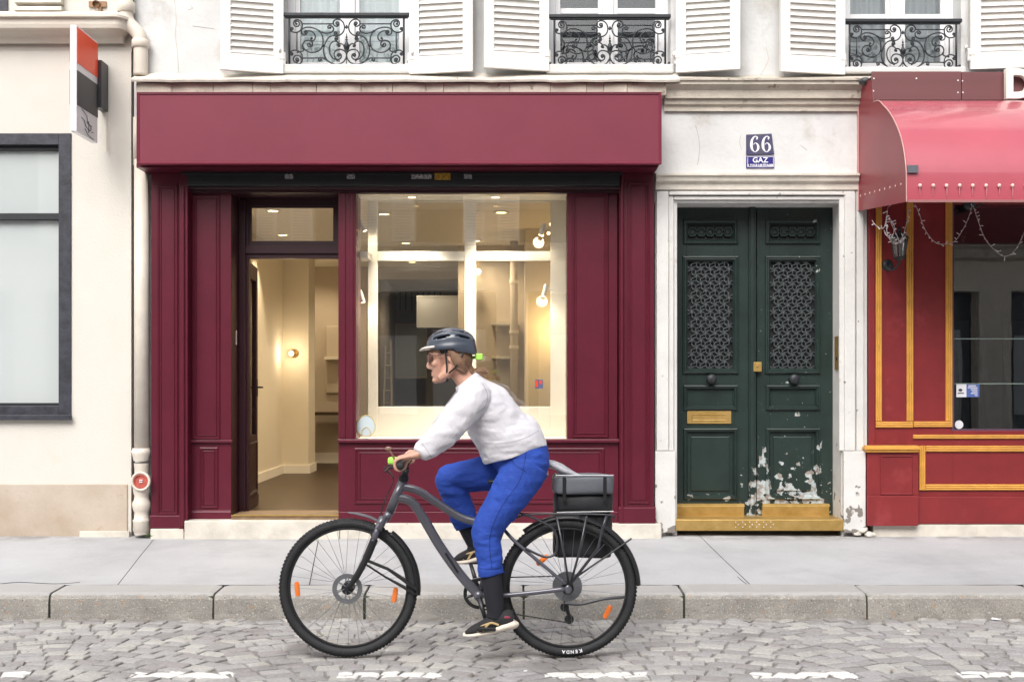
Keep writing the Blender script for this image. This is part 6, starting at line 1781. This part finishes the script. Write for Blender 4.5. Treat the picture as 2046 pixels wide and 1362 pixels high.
# helmet
mb = MB(); bm = mb.bm
hc = hp(.012, 0, .045); hr = Matrix.Rotation(R(-4), 3, 'Y')
nu, nv = 56, 44
gv = []
for i in range(nu + 1):
    u = math.pi * i / nu
    row = []
    for j in range(nv + 1):
        v = R(-98 + 196 * j / nv)
        x = -.133 * math.cos(u); w_ = math.sin(u) ** .82
        ridge = 1 + .035 * math.cos(v * 7) * math.sin(u)
        y = .098 * w_ * math.sin(v) * ridge; z = .098 * w_ * math.cos(v) * ridge
        if x > 0: z -= .02 * (x / .13) ** 2 * (1 if z < .03 else .4)
        if z < 0: z *= 1.2 + (.9 if x > .02 else 0)
        row.append(bm.verts.new(hc + hr @ Vector((x, y, z))))
    gv.append(row)
for i in range(nu):
    for j in range(nv):
        v = -98 + 196 * (j + .5) / nv; u = 180 * (i + .5) / nu
        vent = False
        for vc, vw, u0, u1 in ((0, 6, 40, 88), (0, 6, 100, 142), (26, 7, 34, 84), (-26, 7, 34, 84), (27, 7, 96, 146), (-27, 7, 96, 146), (54, 7, 44, 92), (-54, 7, 44, 92), (55, 6.5, 104, 146), (-55, 6.5, 104, 146)):
            uc, uh = (u0 + u1) / 2, (u1 - u0) / 2
            if ((v - vc) / vw) ** 2 + ((u - uc) / uh) ** 2 < 1: vent = True
        if not vent:
            try: bm.faces.new((gv[i][j], gv[i + 1][j], gv[i + 1][j + 1], gv[i][j + 1]))
            except ValueError: pass
hm = mb.build('helmet', M['helm'], body_o, smooth=True)
s_ = hm.modifiers.new('solid', 'SOLIDIFY'); s_.thickness = .013; s_.offset = -1
mb = MB(); mb.ell(hc + hr @ Vector((.0, 0, .0)), .112, .080, .080, hr, 24, 16); mb.build('helmet_liner', M['blk'], hm, smooth=True)
mb = MB()
mb.loft([(hc + hr @ Vector((-.085, 0, .002)), .014, .088), (hc + hr @ Vector((-.145, 0, -.002)), .009, .068), (hc + hr @ Vector((-.168, 0, -.010)), .003, .045), (hc + hr @ Vector((-.172, 0, -.012)), .001, .02)], n=20)
mb.build('helmet_visor', mat('cream_visor', (.72, .66, .60), .5), hm, smooth=True)
mb = MB(); q = P(958, 713, YB - .0); mb.box(q.x - .022, q.x + .018, q.y - .03, q.y + .03, q.z - .016, q.z + .018); mb.tube([q, q + Vector((-.05, 0, -.005))], .01, 6); mb.build('lime_rear_lamp', M['lime'], hm, bevel=.005)
mb = MB()
for s in (-1, 1):
    mb.tube(catmull([hc + Vector((-.03, .088 * s, -.01)), hp(-.015, .080 * s, -.04), hp(-.02, .060 * s, -.095), hp(-.025, .02 * s, -.125)], 5), .005, 6, flat=.5); mb.tube(catmull([hc + Vector((.07, .082 * s, -.02)), hp(.035, .084 * s, -.05), hp(-.012, .066 * s, -.085)], 5), .005, 6, flat=.5)
mb.build('chin_strap', M['blk'], hm)

def wrinkle(mb, amp, fr, st=(1, 1, 1)):
    for v in mb.bm.verts:
        q = Vector((v.co.x * st[0], v.co.y * st[1], v.co.z * st[2]))
        v.co += Vector(noise.noise_vector(q * fr)) * amp
# sweatshirt
mb = MB()
mb.loft([(S(1030, 908, 0), .178, .170), (S(1022, 888, 0), .180, .178), (S(1000, 860, 0), .158, .175), (S(978, 826, 0), .148, .178), (S(958, 798, 0), .128, .188), (S(944, 776, 0), .090, .165), (S(936, 764, 0), .066, .085)], n=36, sub=6)
for s, sh, el, wr in ((-1, sh_n, el_n, wr_n), (1, sh_f, el_f, wr_f)):
    mb.loft([(sh.lerp(Vector((sh.x + .02, YB, sh.z)), .35), .095, .09), (sh, .092, .078), (sh.lerp(el, .5), .082, .070), (sh.lerp(el, .92), .074, .064), (el.lerp(wr, .25), .070, .060), (el.lerp(wr, .7), .056, .050), (el.lerp(wr, .93), .048, .044), (el.lerp(wr, 1.0), .036, .036)], n=26, sub=6)
wrinkle(mb, .008, 11, (1, .6, 1)); wrinkle(mb, .008, 30, (.4, 1, 1.5))
so = mb.build('sweatshirt', M['shirt'], body_o, remesh=.0055, smooths=2)
mb = MB(); mb.loft([(S(940, 772, 0), .080, .095), (S(935, 761, 0), .074, .085), (S(933, 758, 0), .060, .07)], n=24); mb.build('collar', M['shirt'], so, smooth=True)
# trousers
mb = MB()
mb.loft([(S(1028, 888, 0), .150, .150), (S(1042, 912, 0), .148, .165), (S(1050, 938, 0), .132, .170), (S(1052, 955, 0), .10, .14)], n=30)
mb.loft([(S(1056, 925, -.08), .125, .09), (hp_n.lerp(kn_n, .25), .114, .090), (hp_n.lerp(kn_n, .6), .096, .080), (kn_n, .080, .072), (kn_n.lerp(an_n, .2), .072, .068), (kn_n.lerp(an_n, .42), .066, .064), (S(982, 1148, -.115), .068, .066)], n=28, sub=6)
mb.loft([(S(1050, 930, .08), .12, .09), (hp_f.lerp(kn_f, .3), .108, .088), (hp_f.lerp(kn_f, .65), .092, .080), (hp_f.lerp(kn_f, .93), .078, .074), (kn_f + Vector((.0, 0, -.010)), .074, .074), (kn_f.lerp(an_f, .25), .076, .072), (kn_f.lerp(an_f, .55), .072, .066), (kn_f.lerp(an_f, .72), .066, .062)], n=28, sub=6)
wrinkle(mb, .006, 9, (.5, .6, 1.5)); wrinkle(mb, .0075, 30, (.35, .8, 1.6))
trs = mb.build('trousers', M['trous'], body_o, remesh=.0055, smooths=2)
# socks and shoes
for s, kn_, an_, a in ((-1, kn_n, an_n, .45), (1, kn_f, an_f, .6)):
    mb = MB(); mb.loft([(kn_.lerp(an_, a), .056, .054), (kn_.lerp(an_, .8), .050, .048), (an_ + Vector((0, 0, .01)), .046, .042), (an_ + Vector((-.004, 0, -.03)), .046, .040)], n=20); wrinkle(mb, .003, 30); mb.build('sock', M['sock'], body_o, smooth=True)
    if s < 0: hl, to = S(1026, 1250, -.125), S(928, 1270, -.125)
    else: hl, to = S(985, 1112, .125), S(905, 1124, .125)
    ax = to - hl
    mb = MB()
    u = Vector((0, 0, 1))
    mb.loft([(hl + ax * .0 + u * .040, .040, .030), (hl + ax * .12 + u * .044, .050, .037), (hl + ax * .33 + u * .046, .048, .038), (hl + ax * .58 + u * .032, .034, .042), (hl + ax * .82 + u * .022, .024, .040), (hl + ax * .98 + u * .014, .010, .026)], n=22)
    sho = mb.build('shoe', mat('black_mesh_upper', (.02, .02, .022), .8, var=.4, vscale=60), body_o, remesh=.005, smooths=2)
    mb = MB(); mb.loft([(hl - ax * .06 + u * .020, .012, .022), (hl - ax * .02 + u * .014, .026, .040), (hl + ax * .2 + u * .010, .024, .042), (hl + ax * .55 + u * .000, .017, .048), (hl + ax * .85 + u * .002, .013, .044), (hl + ax * 1.03 + u * .010, .008, .026)], n=20); mb.build('shoe_sole', mat('cream_foam_sole', (.78, .70, .60), .6), sho, smooth=True)
    mb = MB()
    for y_ in (-1, 1): mb.tube(catmull([hl + ax * .30 + Vector((0, .041 * y_, .03)), hl + ax * .48 + Vector((0, .043 * y_, .050)), hl + ax * .62 + Vector((0, .040 * y_, .012))], 4), .006, 6, flat=.4); mb.tube(catmull([hl + ax * .48 + Vector((0, .043 * y_, .050)), hl + ax * .66 + Vector((0, .036 * y_, .040)), hl + ax * .74 + Vector((0, .038 * y_, .016))], 4), .005, 6, flat=.4)
    mb.build('shoe_stripe', mat('gold_stripe', (.62, .45, .22), .5), sho)
    mb = MB(); mb.ell(hl + ax * .14 + Vector((0, 0, .058)), .040, .0395, .018, n=14, m=8); mb.build('heel_patch', mat('maroon_patch', (.22, .03, .06), .6), sho, smooth=True)

# stitched seams, pocket edge and cuffs laid on the cloth
def seam(pts, w, m, par, target, name):
    cs = catmull(pts, 8); mb = MB(); prev = None
    for i, p in enumerate(cs):
        t = (cs[min(i + 1, len(cs) - 1)] - cs[max(i - 1, 0)]).normalized()
        sd_ = t.cross(Vector((0, 1, 0))).normalized() * w
        pr = (mb.bm.verts.new(p - sd_), mb.bm.verts.new(p + sd_))
        if prev: mb.bm.faces.new((prev[0], prev[1], pr[1], pr[0]))
        prev = pr
    o = mb.build(name, m, par)
    k = o.modifiers.new('wrap', 'SHRINKWRAP'); k.target = target; k.wrap_method = 'PROJECT'; k.use_project_y = True; k.use_positive_direction = True; k.offset = .0012; k.use_negative_direction = False
    return o
sm1 = mat('dark_blue_stitching', (.008, .028, .19), .8); sm2 = mat('grey_shirt_seam', (.42, .41, .45), .9)
seam([S(1052, 905, -.30), S(1040, 960, -.30), S(1000, 1020, -.30), S(978, 1080, -.30), S(982, 1143, -.30)], .0022, sm1, trs, trs, 'side_seam')
seam([S(1014, 912, -.30), S(1030, 932, -.30), S(1052, 946, -.30)], .0022, sm1, trs, trs, 'pocket_edge')
seam([S(952, 1143, -.30), S(982, 1145, -.30), S(1010, 1142, -.30)], .0020, sm1, trs, trs, 'hem_stitching')
seam([S(961, 765, -.45), S(972, 790, -.45), S(966, 815, -.45), S(948, 828, -.45)], .0020, sm2, so, so, 'shoulder_seam')
seam([S(962, 892, -.45), S(1010, 890, -.45), S(1050, 880, -.45), S(1080, 866, -.45)], .0020, sm2, so, so, 'waist_seam')
seam([S(838, 888, -.45), S(850, 903, -.45), S(858, 918, -.45)], .0020, sm2, so, so, 'cuff_seam')
# loose strands of hair over the solid mass
rr = random.Random(12)
mb = MB()
for i in range(90):
    s_ = rr.choice((-1, -1, 1)); z0_ = rr.uniform(-.06, .02)
    a = hp(rr.uniform(.0, .05), .080 * s_, z0_); b = hp(.07, .062 * s_, z0_ - .03 + rr.uniform(-.01, .01)); c = S(935 + rr.uniform(-8, 8), 744 + rr.uniform(-6, 6), rr.uniform(-.03, .03)); d = S(958 + rr.uniform(-6, 8), 742 + rr.uniform(-8, 8), rr.uniform(-.03, .03)); e = d + Vector((rr.uniform(.01, .03), rr.uniform(-.01, .01), rr.uniform(-.03, .01)))
    mb.tube(catmull([a, b, c, d, e], 4), .0011, 3, cap=False)
mb.build('hair_strands', mat('fair_hair_strands', (.34, .21, .13), .5), bpy.data.objects['hair'])
